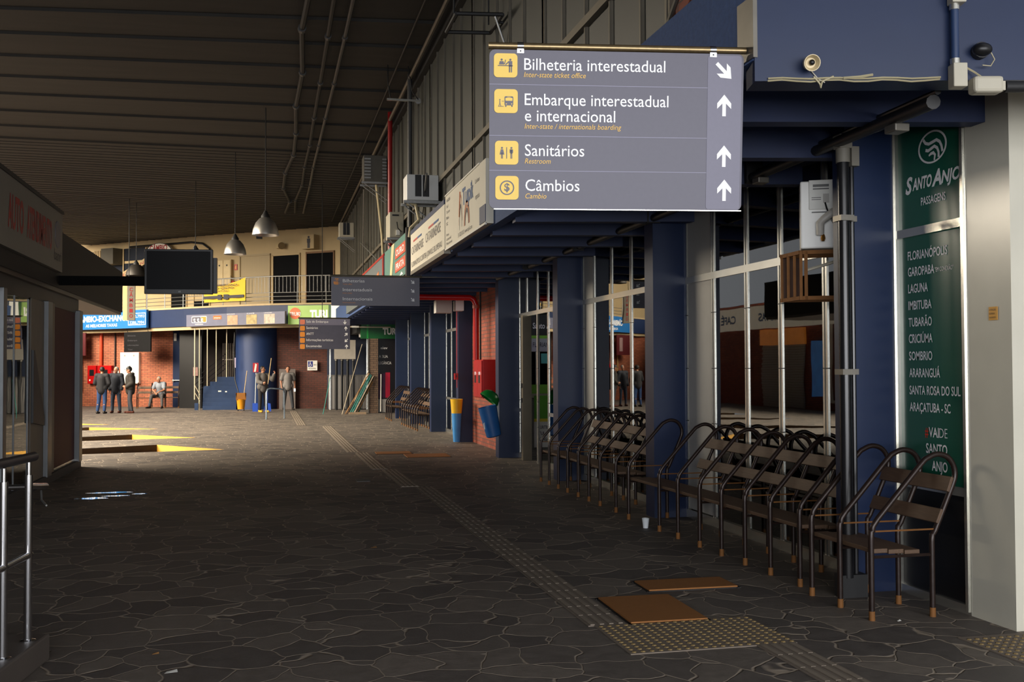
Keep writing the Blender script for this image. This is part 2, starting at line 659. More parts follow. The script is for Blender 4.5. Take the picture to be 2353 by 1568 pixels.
# ------------------------------------------------------------------ walls that close the hall
w = M()
w.box(-8.5, -8.2, -8, 18.0, 0, CZ + 0.1)
struct(w, 'wall_left', mat('dark_plaster', (70, 66, 62), 0.8, var=0.2))  # plain dark plaster
w = M()
w.box(-11.3, -11.0, 30.5, 56, 0, 4.3)
struct(w, 'wall_platform', brick_y)
w = M()
w.box(4.55, 9.2, 5.62, 5.9, 0, 3.5)
w.box(9.0, 9.2, -8, 5.62, 0, 3.2)
struct(w, 'wall_right', white_col)
w = M()
w.box(8.0, 8.2, 5.9, 40, 0, 3.45)
struct(w, 'wall_shop_rear', mat('dim_shop_wall', (96, 92, 88), 0.8, var=0.15))
w = M()
w.box(3.0, 3.25, 5.05, 7.40, 3.9, CZ + 0.1)
struct(w, 'wall_upper_brick', brick_y)
w = M()
w.box(4.42, 4.62, 18.8, 22.72, 0, 3.45)
struct(w, 'wall_brick_recess', brick_y)
w = M()
w.box(6.2, 6.4, 7.3, 46, 4.0, CZ + 0.1)
struct(w, 'wall_upper_rear', mat('upper_dark_rooms', (62, 62, 58), 0.9, var=0.2))

# pillars
for yk in (6.83, 10.73, 14.58, 18.56, 22.68, 26.58, 30.40, 34.06):
    p = M()
    p.box(4.10, 4.60, yk, yk + (0.17 if yk < 7 else 0.26), 0, 3.45)
    struct(p, 'pillar', blue)
# white pillar beside the green window
p = M()
p.box(4.50, 4.95, 5.60, 6.02, 0, 3.5)
struct(p, 'pillar_white', white_col)

# ------------------------------------------------------------------ canopy over the shops
CX, CY0, CY1 = 2.5, 5.05, 39.5
c = M()
c.prism([(CX + 0.1, CY0 + 0.15, 3.46), (8.2, CY0 - 1.2, 3.46), (8.2, CY1, 3.46), (CX + 0.1, CY1, 3.46)], (0, 0, 0.39))
yy = 6.22
while yy < CY1:
    c.prism([(CX + 0.1, yy, 3.21), (4.62, yy - 0.43, 3.21), (4.62, yy - 0.29, 3.21), (CX + 0.1, yy + 0.14, 3.21)], (0, 0, 0.26))
    yy += 1.17
struct(c, 'canopy_roof', mat('navy_soffit_paint', (22, 38, 76), 0.6, var=0.35, scale=2.5), 'navy ribbed canopy soffit running above the shop fronts')
c = M()
c.box(CX, CX + 0.12, CY0, CY1, 3.26, 3.86)
struct(c, 'canopy_fascia', blue_rough, 'blue rough cast fascia along the canopy edge')
c = M()
BA = -13.2                       # the near end is cut at a slant
BM = lambda s_, off=0.0: (CX + s_ * math.cos(R(BA)) + off * math.sin(R(BA)), CY0 - 0.02 + s_ * math.sin(R(BA)) - off * math.cos(R(BA)))
c.prism([BM(0) + (3.145,), BM(6.6) + (3.145,), BM(6.6, -0.2) + (3.145,), BM(0.0, -0.2) + (3.145,)], (0, 0, 1.15))
struct(c, 'canopy_end_beam', blue, 'wide blue beam closing the camera end of the canopy')
c = M()
c.box(CX - 0.012, CX + 0.012, CY0 - 0.03, CY0 + 0.16, 3.27, 3.60)
struct(c, 'canopy_corner_trim', alu_dull, 'pale metal trim plate on the canopy corner')
c = M()
c.box(3.2, 4.45, 38.6, 44, 2.95, 4.1)
struct(c, 'canopy_far_beam', dark_paint)


# ------------------------------------------------------------------ shop windows between the pillars
def window_bay(n, y0, y1, ys, grey=(), low_rail=None, skip=(), transom=2.585, x=4.5, top=3.40, gl=None):
    """Aluminium frame with mullions at ys, a transom, panes and optional grey infill panels (by index of the field from y1 towards y0)."""
    f = M()
    hw = 0.025
    cuts = [y1] + list(ys) + [y0]
    gk = M()
    for yc in cuts:
        for sg in (-1, 1):
            f.box(x - 0.018, x + 0.012, yc + sg * 0.010, yc + sg * 0.038, 0.0, top)
        gk.box(x - 0.008, x + 0.005, yc - 0.011, yc + 0.011, 0.0, top)
        for zj in (0.62, 1.05, 1.62, 2.2):
            gk.box(x - 0.021, x, yc - 0.04, yc + 0.04, zj, zj + 0.008)
    f.box(x - 0.022, x + 0.012, y0, y1, transom - 0.036, transom + 0.036)
    f.box(x - 0.022, x + 0.02, y0, y1, top - 0.04, top + 0.08)
    for i, (a, b) in enumerate(zip(cuts, cuts[1:])):
        if i not in skip:
            f.box(x - 0.03, x + 0.03, b, a, 0.0, 0.09)
            if low_rail:
                f.box(x - 0.02, x + 0.02, b, a, low_rail - 0.03, low_rail + 0.03)
    w_ = struct(f, 'window_%d' % n, alu)
    gk.obj('gasket', black, w_)
    g, q = M(), M()
    for i, (a, b) in enumerate(zip(cuts, cuts[1:])):
        for z0, z1 in ((0.1, transom), (transom, top)):
            if i in skip and z0 < 1:
                continue
            (q if i in grey else g).box(x - 0.008, x, b + hw, a - hw, z0, z1)
    if len(g.b.verts):
        g.obj('pane', gl or pane, w_)
    if len(q.b.verts):
        q.obj('infill_panel', grey_panel, w_)['label'] = 'opaque grey infill panel'
    return w_


window_bay(1, 7.02, 10.73, (10.02, 9.25, 8.57, 7.80), grey=(0,))
window_bay(2, 10.99, 14.58, (14.06, 13.29, 12.52, 11.80), grey=(0,))
bay3 = window_bay(3, 14.84, 18.56, (17.98, 17.24, 16.53, 15.70), skip=(1, 2), low_rail=0.87)
window_bay(4, 22.94, 26.58, (25.8, 25.0, 24.2, 23.5), low_rail=0.87)
window_bay(5, 26.84, 30.40, (29.5, 28.6, 27.7))
window_bay(6, 30.66, 34.06, (33.2, 32.35, 31.5))
# green filmed window beside the white pillar
gw = M()
for yc in (6.045, 6.83):
    gw.box(4.495, 4.58, yc - 0.03, yc + 0.03, 0, 3.42)
    gw.box(4.485, 4.495, yc - 0.012, yc + 0.012, 0.02, 3.42)
for zc in (0.03, 0.80, 2.60, 3.40):
    gw.box(4.497, 4.58, 6.045, 6.83, zc - 0.03, zc + 0.03)
win7 = struct(gw, 'window_7', alu)
g = M()
g.box(4.52, 4.54, 6.07, 6.80, 0.83, 2.57)
g.box(4.52, 4.54, 6.07, 6.80, 2.63, 3.37)
g.obj('film_panel', green_film, win7)['label'] = 'dark green window film with white lettering'
g = M()
g.box(4.52, 4.54, 6.07, 6.80, 0.06, 0.77)
g.obj('lower_pane', black, win7)['label'] = 'black lower pane'
# writing on the green film; local x runs towards the camera side of the window
film_root = bpy.data.objects.new('film_graphics', None)
COL.objects.link(film_root)
film_root.parent = win7
film_root.location = (4.52, 6.83, 0)
film_root.rotation_euler = (0, 0, R(-90))
PL = [('FLORIANÓPOLIS', 2.404, 0.45), ('GAROPABA', 2.287, 0.305), ('LAGUNA', 2.166, 0.23), ('IMBITUBA', 2.045, 0.27), ('TUBARÃO', 1.924, 0.27), ('CRICIÚMA', 1.806, 0.275),
      ('SOMBRIO', 1.682, 0.27), ('ARARANGUÁ', 1.561, 0.353), ('SANTA ROSA DO SUL', 1.437, 0.568), ('ARAÇATUBA - SC', 1.317, 0.462)]
lettering(film_root, [(t, 0.138, z, w_, 0.061, 0.014) for t, z, w_ in PL]
          + [('ANTO', 0.205, 2.90, 0.225, 0.080, 0.03, 0.25), ('NJO', 0.535, 2.90, 0.205, 0.080, 0.03, 0.25), ('S', 0.122, 2.885, 0.085, 0.112, 0.035, 0.25), ('A', 0.428, 2.895, 0.112, 0.105, 0.035, 0.25),
             ('PASSAGENS', 0.303, 2.778, 0.276, 0.055, 0.01), ('"EM CONEXÃO"', 0.45, 2.294, 0.20, 0.03),
             ('VAI', 0.356, 1.144, 0.112, 0.066, 0.016), ('DE', 0.474, 1.144, 0.088, 0.066, -0.012), ('SANTO', 0.322, 1.03, 0.236, 0.066, 0.016), ('ANJO', 0.386, 0.912, 0.172, 0.066, 0.016)],
          letter_white, -0.004)
lettering(film_root, [('#', 0.312, 1.144, 0.04, 0.066, 0.012)], mat('red_film', (214, 60, 40), 0.5), -0.004, 'hash_mark', 'red hash mark')
lg = M()
lg.ring(0.44, 3.17, 0.115, 0.102, -0.004, 36, sx=1.4)
E_ = lambda u, v: (0.44 + u * 0.152, 3.17 + v * 0.109)
lg.ribbon([E_(*p) for p in ((-0.66, 0.62), (-0.50, 0.36), (-0.25, 0.24), (0.05, 0.30), (0.32, 0.36), (0.55, 0.18), (0.68, -0.12), (0.74, -0.48))], 0.022, -0.004)
lg.ribbon([E_(*p) for p in ((-0.50, -0.10), (-0.30, -0.18), (-0.08, -0.10), (0.16, 0.0), (0.36, -0.16), (0.46, -0.45), (0.46, -0.78))], 0.022, -0.004)
lg.ribbon([E_(*p) for p in ((-0.26, -0.52), (-0.10, -0.42), (0.08, -0.40), (0.20, -0.56), (0.14, -0.90))], [0.012, 0.02, 0.024, 0.022, 0.016], -0.004)
lg.obj('wave_emblem', letter_white, film_root)

# ------------------------------------------------------------------ upper storey windows above the canopy
UM = [7.42, 7.99, 8.77, 9.51, 10.29, 11.08, 11.99, 12.74, 13.5, 14.35, 15.14, 16.12, 16.82, 17.67, 18.45, 19.27, 20.01, 20.91, 21.68, 22.51, 23.41]
while UM[-1] < 43.5:
    UM.append(UM[-1] + 0.82)
n = 8
for i in range(0, len(UM) - 1, 5):
    ys = UM[i:i + 6]
    f, g = M(), M()
    for k, yc in enumerate(ys):
        t_ = 0.05 if k == 0 else 0.02
        f.box(2.965, 3.05, yc - t_, yc + t_, 3.9, CZ + 0.05)
        f.box(2.955, 2.965, yc - 0.012, yc + 0.012, 3.95, CZ)
    f.box(2.93, 3.04, ys[0], ys[-1], 4.90, 4.98)
    f.box(2.95, 3.04, ys[0], ys[-1], 3.88, 4.0)
    wo = struct(f, 'window_%d' % n, mat('upper_window_frame', (112, 106, 94), 0.5, 0.5, var=0.2))
    g.box(2.99, 3.0, ys[0], ys[-1], 3.95, CZ + 0.05)
    g.obj('pane', dirty_pane, wo)
    n += 1
ub = M()
ub.box(2.88, 3.2, 7.42, 44, CZ - 0.28, CZ + 0.1)
struct(ub, 'trim_1', dark_paint)

# ------------------------------------------------------------------ the curved far end: ground floor
G0, GA = (-8.0, 49.6), -31.5            # brick wall
GB = on_wall(G0, GA, 5.0, 0)
def wall_slab(P0, ang, s0, s1, z0, z1, thick=0.2):
    """box standing behind the line P0 + s, from s0 to s1"""
    mb = M()
    a, b_ = on_wall(P0, ang, s0, z0), on_wall(P0, ang, s1, z0)
    c_, d_ = on_wall(P0, ang, s1, z0, -thick), on_wall(P0, ang, s0, z0, -thick)
    mb.prism([a, b_, c_, d_], (0, 0, z1 - z0))
    return mb


struct(wall_slab(G0, GA, -6, 4.75, 0, 3.45), 'wall_end_brick', brick_x)
struct(wall_slab(G0, GA, 4.75, 5.25, 0, 3.45, 0.35), 'pillar_end', blue)
mb = wall_slab((-4.3, 49.2), -33, 0, 9.5, 0, 3.5, 0.2)
struct(mb, 'wall_stair_rear', mat('dark_stairwell', (46, 40, 40), 0.9, var=0.2))
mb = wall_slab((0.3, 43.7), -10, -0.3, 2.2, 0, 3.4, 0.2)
struct(mb, 'wall_dark_brick', brick_dark)
mb = wall_slab((2.35, 42.6), -8, 0, 2.4, 0, 3.4, 0.15)
struct(mb, 'wall_lobby', mat('dark_blue_panel', (32, 42, 66), 0.5, var=0.2))
mb = M()
mb.box(4.4, 8.2, 40.5, 40.7, 0, 3.4)
struct(mb, 'wall_lobby_end', dark_paint)

# balcony slab, fascia and rear wall of the upper floor
BF = [(-12.5, 52.6), (-8.2, 49.2), (-6.1, 47.4), (-4.9, 46.0), (-3.3, 44.3), (-1.55, 42.55), (0.1, 41.25), (1.4, 40.65), (2.7, 40.15), (3.6, 39.9)]
BR = [(-15, 58), (-8.5, 53.6), (-2.15, 48.1), (3.3, 43.9)]
bs = M()
bs.prism([(x, y + 0.12, 3.98) for x, y in BF] + [(x, y + 0.05, 3.98) for x, y in BR[::-1]], (0, 0, 0.15))
bmesh.ops.triangulate(bs.b, faces=[f for f in bs.b.faces if len(f.verts) > 4])
struct(bs, 'balcony_floor_slab', mat('cream_kerb_concrete', (196, 176, 140), 0.8, var=0.15), 'cream edged concrete balcony slab curving round the far end')
bf = M()
for (xa, ya), (xb, yb) in zip(BF, BF[1:]):
    bf.prism([(xa, ya, 3.36), (xb, yb, 3.36), (xb, yb + 0.12, 3.36), (xa, ya + 0.12, 3.36)], (0, 0, 0.72))
struct(bf, 'balcony_fascia', navy, 'navy curved fascia under the balcony')
bt = M()
for (xa, ya), (xb, yb) in zip(BF, BF[1:]):
    bt.prism([(xa, ya - 0.02, 4.08), (xb, yb - 0.02, 4.08), (xb, yb + 0.14, 4.08), (xa, ya + 0.14, 4.08)], (0, 0, 0.07))
    bt.prism([(xa, ya + 0.1, 3.22), (xb, yb + 0.1, 3.22), (xb, yb + 0.4, 3.22), (xa, ya + 0.4, 3.22)], (0, 0, 0.14))
struct(bt, 'trim_2', mat('cream_trim', (190, 168, 130), 0.7, var=0.15))
rw = M()
for (xa, ya), (xb, yb) in zip(BR, BR[1:]):
    rw.prism([(xa, ya, 4.1), (xb, yb, 4.1), (xb, yb + 0.2, 4.1), (xa, ya + 0.2, 4.1)], (0, 0, CZ - 3.9))
struct(rw, 'wall_upper_end', cream)
W1, W1A = (-2.15, 48.1), -37.6
W2, W2A = (-8.5, 53.6), -40.9

# upper doors on the rear wall
def upper_door(n, P0, ang, s0, s1, z1, leaf, frame_m, label):
    root = thing('door_%d' % n, label, 'door', on_wall(P0, ang, s0, 4.13), ang)
    root['kind'] = 'structure'
    del root['category']
    wd, h = s1 - s0, z1 - 4.13
    f = M()
    f.box(0, 0.05, -0.06, 0.02, 0, h)
    f.box(wd - 0.05, wd, -0.06, 0.02, 0, h)
    f.box(0, wd, -0.06, 0.02, h - 0.05, h + 0.03)
    f.obj('door_frame', frame_m, root)
    f = M()
    f.box(0.05, wd - 0.05, -0.02, 0.0, 0.0, h - 0.05)
    f.obj('door_leaf', leaf, root)
    return root


beige_leaf = mat('beige_slatted_door', (170, 152, 118), 0.6, var=0.12, scale=3, stretch=(30, 1, 0.2))
dk = mat('unlit_doorway', (16, 17, 20), 0.85, var=0.2, spec=0.1)  # doorway shade painted on a dark sheet where no leaf hangs
upper_door(1, W1, W1A, 1.24, 2.90, 6.6, beige_leaf, beige_leaf, 'wide beige slatted shutter door on the balcony')
upper_door(2, W1, W1A, 3.02, 4.46, 6.55, dk, cream, 'dark open doorway on the balcony beside the beige shutter door')
d3 = upper_door(3, W1, W1A, 4.76, 6.2, 6.57, dk, mat('brown_door_frame', (120, 84, 48), 0.6), 'brown framed dark doorway under the restroom sign')
f = M()
f.box(0.0, 0.9, -0.05, -0.01, 0, 0.55)
f.obj('kick_panel', dk, upper_door(4, W2, W2A, 7.0, 8.0, 5.9, cream, cream, 'cream door on the balcony behind the yellow banner'))
upper_door(5, W2, W2A, 5.6, 6.6, 6.0, dk, cream, 'dark barred doorway on the balcony behind the television')
# upper dark office windows at the far end of the balcony
wn = M()
for s0, s1, z0, z1 in ((-1.2, 0.6, 6.5, 7.25), (0.75, 1.6, 6.5, 7.2), (2.6, 4.0, 6.72, 7.3), (1.75, 4.0, 5.55, 6.6)):
    a, b_ = on_wall(W2, W2A, s0, z0, 0.02), on_wall(W2, W2A, s1, z0, 0.02)
    wn.prism([a, b_, (b_[0], b_[1], z1), (a[0], a[1], z1)], (0, 0.03, 0))
wo = struct(wn, 'window_30', mat('dark_office_glass', (34, 38, 48), 0.4, var=0.2, spec=0.3))
fr = M()
for s0 in (0.62, 1.68, 2.55, 4.02):
    a, b_ = on_wall(W2, W2A, s0, 4.2, 0.07), on_wall(W2, W2A, s0 + 0.06, 4.2, 0.07)
    fr.prism([a, b_, (b_[0], b_[1] + 0.1, 4.2), (a[0], a[1] + 0.1, 4.2)], (0, 0, 3.1))
fr.obj('window_frame', cream, wo)

# balcony railing: posts, rails and balusters along the curve
rail_root = thing('balcony_railing', 'thin grey metal railing along the curved balcony edge', 'railing', (BF[4][0], BF[4][1], 4.15))
def along(pts, step):
    out, carry = [], 0.0
    for (xa, ya), (xb, yb) in zip(pts, pts[1:]):
        l = math.hypot(xb - xa, yb - ya)
        s_ = carry
        while s_ < l:
            out.append((xa + (xb - xa) * s_ / l, ya + (yb - ya) * s_ / l))
            s_ += step
        carry = s_ - l
    return out
ox, oy = BF[4]
RLP = [(x - ox, y + 0.07 - oy) for x, y in BF[1:]]
for zz, nm in ((1.05, 'top_rail'), (0.42, 'lower_rail'), (0.27, 'lower_rail'), (0.12, 'lower_rail')):
    M().tube([(x, y, zz) for x, y in RLP], 0.022 if zz > 1 else 0.012, 6).obj(nm, galv, rail_root, True)
post0 = bar0 = None
for x, y in along(RLP, 1.15):
    if post0 is None:
        post0 = M().cyl((0, 0, 0), (0, 0, 1.05), 0.018, n=6).obj('post', galv, rail_root, True)
        o = post0
    else:
        o = post0.copy()
        COL.objects.link(o)
    o.location = (x, y, 0)
for x, y in along(RLP[3:], 0.155):
    if bar0 is None:
        bar0 = M().cyl((0, 0, 0.42), (0, 0, 1.05), 0.0075, n=5).obj('baluster', galv, rail_root, True)
        o = bar0
    else:
        o = bar0.copy()
        COL.objects.link(o)
    o.location = (x, y, 0)

# yellow banner sagging from the railing
F1, F1A = (-3.3, 44.3), -43.3
bn = thing('banner', 'yellow cloth banner with black lettering tied to the balcony railing', 'banner', on_wall(F1, F1A, 1.30, 4.28, 0.12), F1A)
mb = M()
NX = 16
grid = []
for i in range(NX + 1):
    x = 2.26 * i / NX
    sag = 0.22 * math.sin(math.pi * i / NX) * (1 - i / NX * 0.5)
    zt = 0.72 + 0.19 * i / NX - sag
    grid.append([mb.b.verts.new((x, -0.03 * math.sin(i * 1.3) - 0.02, zt * j / 5)) for j in range(6)])
for i in range(NX):
    for j in range(5):
        mb.b.faces.new((grid[i][j], grid[i + 1][j], grid[i + 1][j + 1], grid[i][j + 1]))
mb.obj('cloth', mat('yellow_banner_cloth', (232, 190, 50), 0.7, var=0.08), bn, True)
lettering(bn, [('PARA SUA SEGURANÇA', 0.12, 0.60, 1.75, 0.075, 0.01), ('USE O CINTO', 0.25, 0.49, 1.4, 0.075, 0.01), ('É OBRIGATÓRIO', 0.2, 0.385, 1.2, 0.065)], letter_dark, -0.075)
mb = M()
mb.box(0.02, 0.95, -0.077, -0.072, 0.13, 0.24)
mb.box(1.35, 2.2, -0.077, -0.072, 0.13, 0.24)
mb.box(0.80, 1.0, -0.08, -0.07, 0.08, 0.28)
mb.box(1.12, 1.38, -0.08, -0.07, 0.08, 0.28)
mb.box(0.98, 1.06, -0.08, -0.07, 0.14, 0.2)
mb.obj('belt_picture', letter_dark, bn)['label'] = 'black drawing of a belt and buckle'

# ------------------------------------------------------------------ signs along the balcony fascia
F0, F0A = (-8.2, 49.2), -45.0
sg = thing('shop_sign', 'long blue exchange sign with white lettering on the balcony fascia', 'sign', on_wall(F0, F0A, -0.9, 3.36, 0.10), F0A)
M().box(0, 5.75, -0.06, 0.05, 0.0, 0.76).obj('panel', mat('sky_blue_sign', (40, 112, 180), 0.4, var=0.06), sg)
lettering(sg, [('CÂMBIO-EXCHANGE', 1.14, 0.33, 3.5, 0.24, 0.03), ('AS MELHORES TAXAS', 1.79, 0.10, 2.1, 0.12, 0.015)], letter_white, -0.064)
mb = M()
mb.box(4.62, 5.7, -0.068, -0.062, 0.12, 0.15)
mb.box(4.62, 5.7, -0.068, -0.062, 0.60, 0.63)
mb.box(4.60, 4.63, -0.068, -0.062, 0.12, 0.63)
mb.box(5.68, 5.71, -0.068, -0.062, 0.12, 0.63)
mb.obj('phone_box', letter_white, sg)
lettering(sg, [('3286.7993', 4.70, 0.43, 0.92, 0.12), ('3286.7994', 4.70, 0.17, 0.92, 0.12)], letter_white, -0.064)

bl = thing('blade_sign', 'tall narrow cream blade sign with red letters hung by the blue exchange sign', 'sign', (-4.62, 38.5, 3.34))
M().box(-0.13, 0.13, -0.07, 0.07, 0, 1.24).obj('panel', mat('cream_front_shaded', (120, 112, 100), 0.6), bl)  # cream front greyed: its shade is put into the colour
M().box(-0.27, -0.13, -0.07, 0.07, 0.0, 1.24).obj('side_face', mat('cream_lit_side', (236, 206, 140), 0.5), bl)  # side kept bright: the light on it is put into the colour
lettering(bl, [(ch, -0.055, 1.02 - 0.185 * i, 0.11, 0.12, 0.02) for i, ch in enumerate('CÂMBIO')], letter_red, -0.074)
M().cyl((-0.08, 0, 1.24), (-0.08, 0, 4.28), 0.015, n=6).obj('hanger', dark_paint, bl)

gs = thing('fascia_sign', 'slate grey directory sign with small food pictures on the balcony fascia', 'sign', on_wall(F1, F1A, 0.32, 3.34, 0.10), F1A)
M().box(0, 5.25, -0.05, 0.04, 0, 0.47).obj('panel', mat('fascia_sign_grey', (110, 112, 134), 0.45), gs)
mb = M()
mb.rplate(0.30, 1.15, 0.14, 0.40, -0.06, -0.05, 0.05)
o = mb.obj('logo_tile', letter_white, gs)
mb = M()
mb.rplate(0.33, 0.82, 0.165, 0.375, -0.064, -0.058, 0.04)
mb.obj('logo_dark', sign_grey, gs)
mb = M()
mb.rplate(0.83, 1.12, 0.165, 0.375, -0.064, -0.058, 0.04)
mb.obj('logo_orange', mat('logo_orange', (228, 140, 50), 0.5), gs)
lettering(gs, [('t t t', 0.40, 0.19, 0.56, 0.16, 0.03)], letter_white, -0.066)
lettering(gs, [('RODOVIÁRIA', 0.5, 0.06, 0.45, 0.04), ('RESTAURANTE', 2.25, 0.42, 0.42, 0.035), ('CAFÉ', 3.3, 0.42, 0.4, 0.035), ('LANCHES', 4.2, 0.42, 0.4, 0.035)], letter_white, -0.054)
M().rplate(1.5, 1.95, 0.25, 0.40, -0.056, -0.05, 0.03).obj('logo_tile', mat('orange_tile', (222, 108, 50), 0.5), gs)
lettering(gs, [('menu', 1.55, 0.29, 0.34, 0.06)], letter_white, -0.058)
for x0, cc in ((2.27, (200, 150, 120)), (3.28, (180, 160, 110)), (4.2, (190, 176, 160))):
    M().box(x0, x0 + 0.55, -0.056, -0.05, 0.02, 0.39).obj('picture', mat('food_picture_%d' % cc[2], cc, 0.5, var=0.75, scale=9), gs)

tg = thing('shop_sign', 'bright green and yellow shop sign with an orange disc on the balcony fascia', 'sign', on_wall((0.02, 41.12), -22.8, 0.86, 3.32, 0.06), -22.8)
M().box(0, 1.62, -0.05, 0.05, 0, 0.72).obj('panel', mat('lime_sign', (150, 186, 90), 0.4, var=0.25, scale=1.5, emit=0.25), tg)
M().disc(0.29, 0.42, 0.22, -0.062, -0.05, 24).obj('orange_disc', mat('orange_disc', (232, 108, 60), 0.5, emit=0.2), tg)
lit_white = mat('backlit_white', (255, 250, 236), 0.5, var=0.02, emit=0.35)
lettering(tg, [('FRUKI', 0.09, 0.33, 0.42, 0.13, 0.03)], letter_white, -0.066)
lettering(tg, [('TURI', 0.88, 0.24, 0.70, 0.28, 0.05)], lit_white, -0.056)
M().box(1.62, 1.72, -0.04, 0.05, 0, 0.72).obj('divider', mat('deep_green', (16, 84, 30), 0.4), tg)
M().box(1.72, 2.05, -0.05, 0.05, 0, 0.72).obj('lightbox', lit_white, tg)
M().box(2.12, 2.5, -0.05, 0.05, 0, 0.72).obj('lightbox', lit_white, tg)

# small things on the upper rear wall
cb = thing('wall_cabinet', 'cream two door meter cabinet on the balcony wall beside the beige shutter', 'cabinet', on_wall(W1, W1A, 0.02, 5.35, 0.0), W1A)
M().box(0, 0.86, -0.16, 0, 0, 1.1).obj('body', cream, cb)
for x0 in (0.03, 0.445):
    d_ = M().box(x0, x0 + 0.39, -0.18, -0.16, 0.03, 1.07).obj('door', mat('cabinet_door_cream', (206, 184, 138), 0.5), cb)
    M().disc(x0 + 0.2, 0.85, 0.04, -0.185, -0.18, 10).obj('vent', dark_paint, d_)
fx = thing('fire_extinguisher', 'small red fire extinguisher hanging on the cream balcony wall', 'extinguisher', on_wall(W1, W1A, 0.98, 5.0, 0.12), W1A)
M().lathe([(0, 0), (0.08, 0), (0.085, 0.03), (0.085, 0.42), (0.05, 0.5), (0.02, 0.53), (0, 0.53)], n=14).obj('body', red_paint, fx, True)
M().tube([(0, 0, 0.53), (-0.02, -0.03, 0.62), (-0.1, -0.05, 0.72), (-0.17, -0.04, 0.66), (-0.15, -0.03, 0.55)], 0.012, 6).obj('hose', rubber, fx)
M().plate([(0, -0.17), (0.12, -0.17), (0.12, 0.12), (0, 0.12)], -0.14, -0.13)
sgn = thing('safety_sign', 'small red fire equipment sign above the extinguisher on the balcony wall', 'sign', on_wall(W1, W1A, 0.95, 5.98, 0.02), W1A)
M().box(0, 0.16, -0.01, 0, 0, 0.26).obj('panel', red_paint, sgn)
M().box(0.06, 0.1, -0.014, -0.01, 0.05, 0.2).obj('symbol', letter_yellow, sgn)
rs = thing('restroom_sign', 'cream restroom board with a black figure of a man above the balcony doors', 'sign', on_wall(W1, W1A, 4.80, 6.68, 0.35), W1A)
M().box(0, 0.62, -0.05, 0.35, 0, 0.60).obj('panel', cream, rs)
mb = M()
mb.disc(0.36, 0.49, 0.05, -0.058, -0.05, 12)
mb.box(0.28, 0.44, -0.058, -0.05, 0.25, 0.43)
mb.box(0.30, 0.355, -0.058, -0.05, 0.03, 0.27)
mb.box(0.365, 0.42, -0.058, -0.05, 0.03, 0.27)
mb.obj('man_symbol', letter_dark, rs)
sp_ = thing('wall_speaker', 'small cream horn loudspeaker high on the balcony wall', 'speaker', on_wall(W1, W1A, 3.45, 6.9, 0.14), W1A)
M().box(-0.12, 0.12, -0.1, 0.14, -0.1, 0.12).obj('body', mat('speaker_cream', (190, 168, 124), 0.6), sp_)
M().cyl((0.2, -0.1, 0), (0.12, 0.0, 0), 0.15, 0.08, n=14).obj('horn', mat('speaker_brown', (120, 98, 60), 0.6), sp_)
solo(M().box(-0.45 + 0, -0.2, 44.6, 44.8, 7.05, 7.25), 'junction_box', black, 'small black box under the ceiling above the beige balcony door', 'box')
pp = [on_wall(W2, W2A, s_, z_, 0.08) for s_, z_ in ((3.0, 7.35), (6.9, 7.35), (7.6, 7.25), (8.0, 7.0), (8.05, 6.3), (8.05, 5.6))]
solo(M().tube(pp, 0.05, 8), 'drain_pipe', black, 'black pipe bending down the cream balcony wall beside the meter cabinet', 'pipe', smooth=True)
ov = thing('oval_sign', 'white oval exchange sign with red letters standing above the television', 'sign', on_wall(W2, W2A, 4.25, 6.9, 0.3), W2A)
M().disc(0.88, 0.0, 0.5, -0.03, 0.03, 36, sx=1.75, sz=1.0).obj('panel', white, ov)
M().ring(0.88, 0.0, 0.5, 0.475, -0.034, 36, sx=1.75).obj('rim', dark_paint, ov)
lettering(ov, [('CÂMBIO', 0.33, 0.15, 1.10, 0.24, 0.03)], letter_red, -0.036)
rb = thing('ribbon_sign', 'slanted pale ribbon sign with red lettering across the balcony window', 'sign', on_wall(W2, W2A, 2.70, 5.85, 0.3), W2A)
mb = M().plate([(0, 0), (1.9, 0.78), (1.9, 1.04), (0, 0.26)], -0.02, 0.02)
mb.obj('panel', cream, rb)
mb = M()
vs, fs = _text_verts('EXCHANGE')
for f_ in fs:
    try:
        mb.b.faces.new([mb.b.verts.new((0.12 + vs[i].x * 0.34, -0.024, 0.09 + vs[i].y * 0.2 + vs[i].x * 0.34 * 0.41)) for i in f_])
    except ValueError:
        pass
mb.obj('lettering', letter_red, rb)
acu = thing('air_conditioner', 'grey window air conditioner box beside the dark office panes on the balcony', 'air conditioner', on_wall(W2, W2A, 1.7, 6.55, 0.3), W2A)
M().box(0, 0.8, -0.3, 0.3, 0, 0.75).obj('body', mat('ac_brown_grey', (70, 66, 56), 0.6), acu)  # plain brownish grey casing
mb = M()
for i in range(6):
    mb.box(-0.75 + 0.12 * i, -0.70 + 0.12 * i, -0.06, 0.0, -0.05, 0.7)
mb.obj('grille', cream, acu)

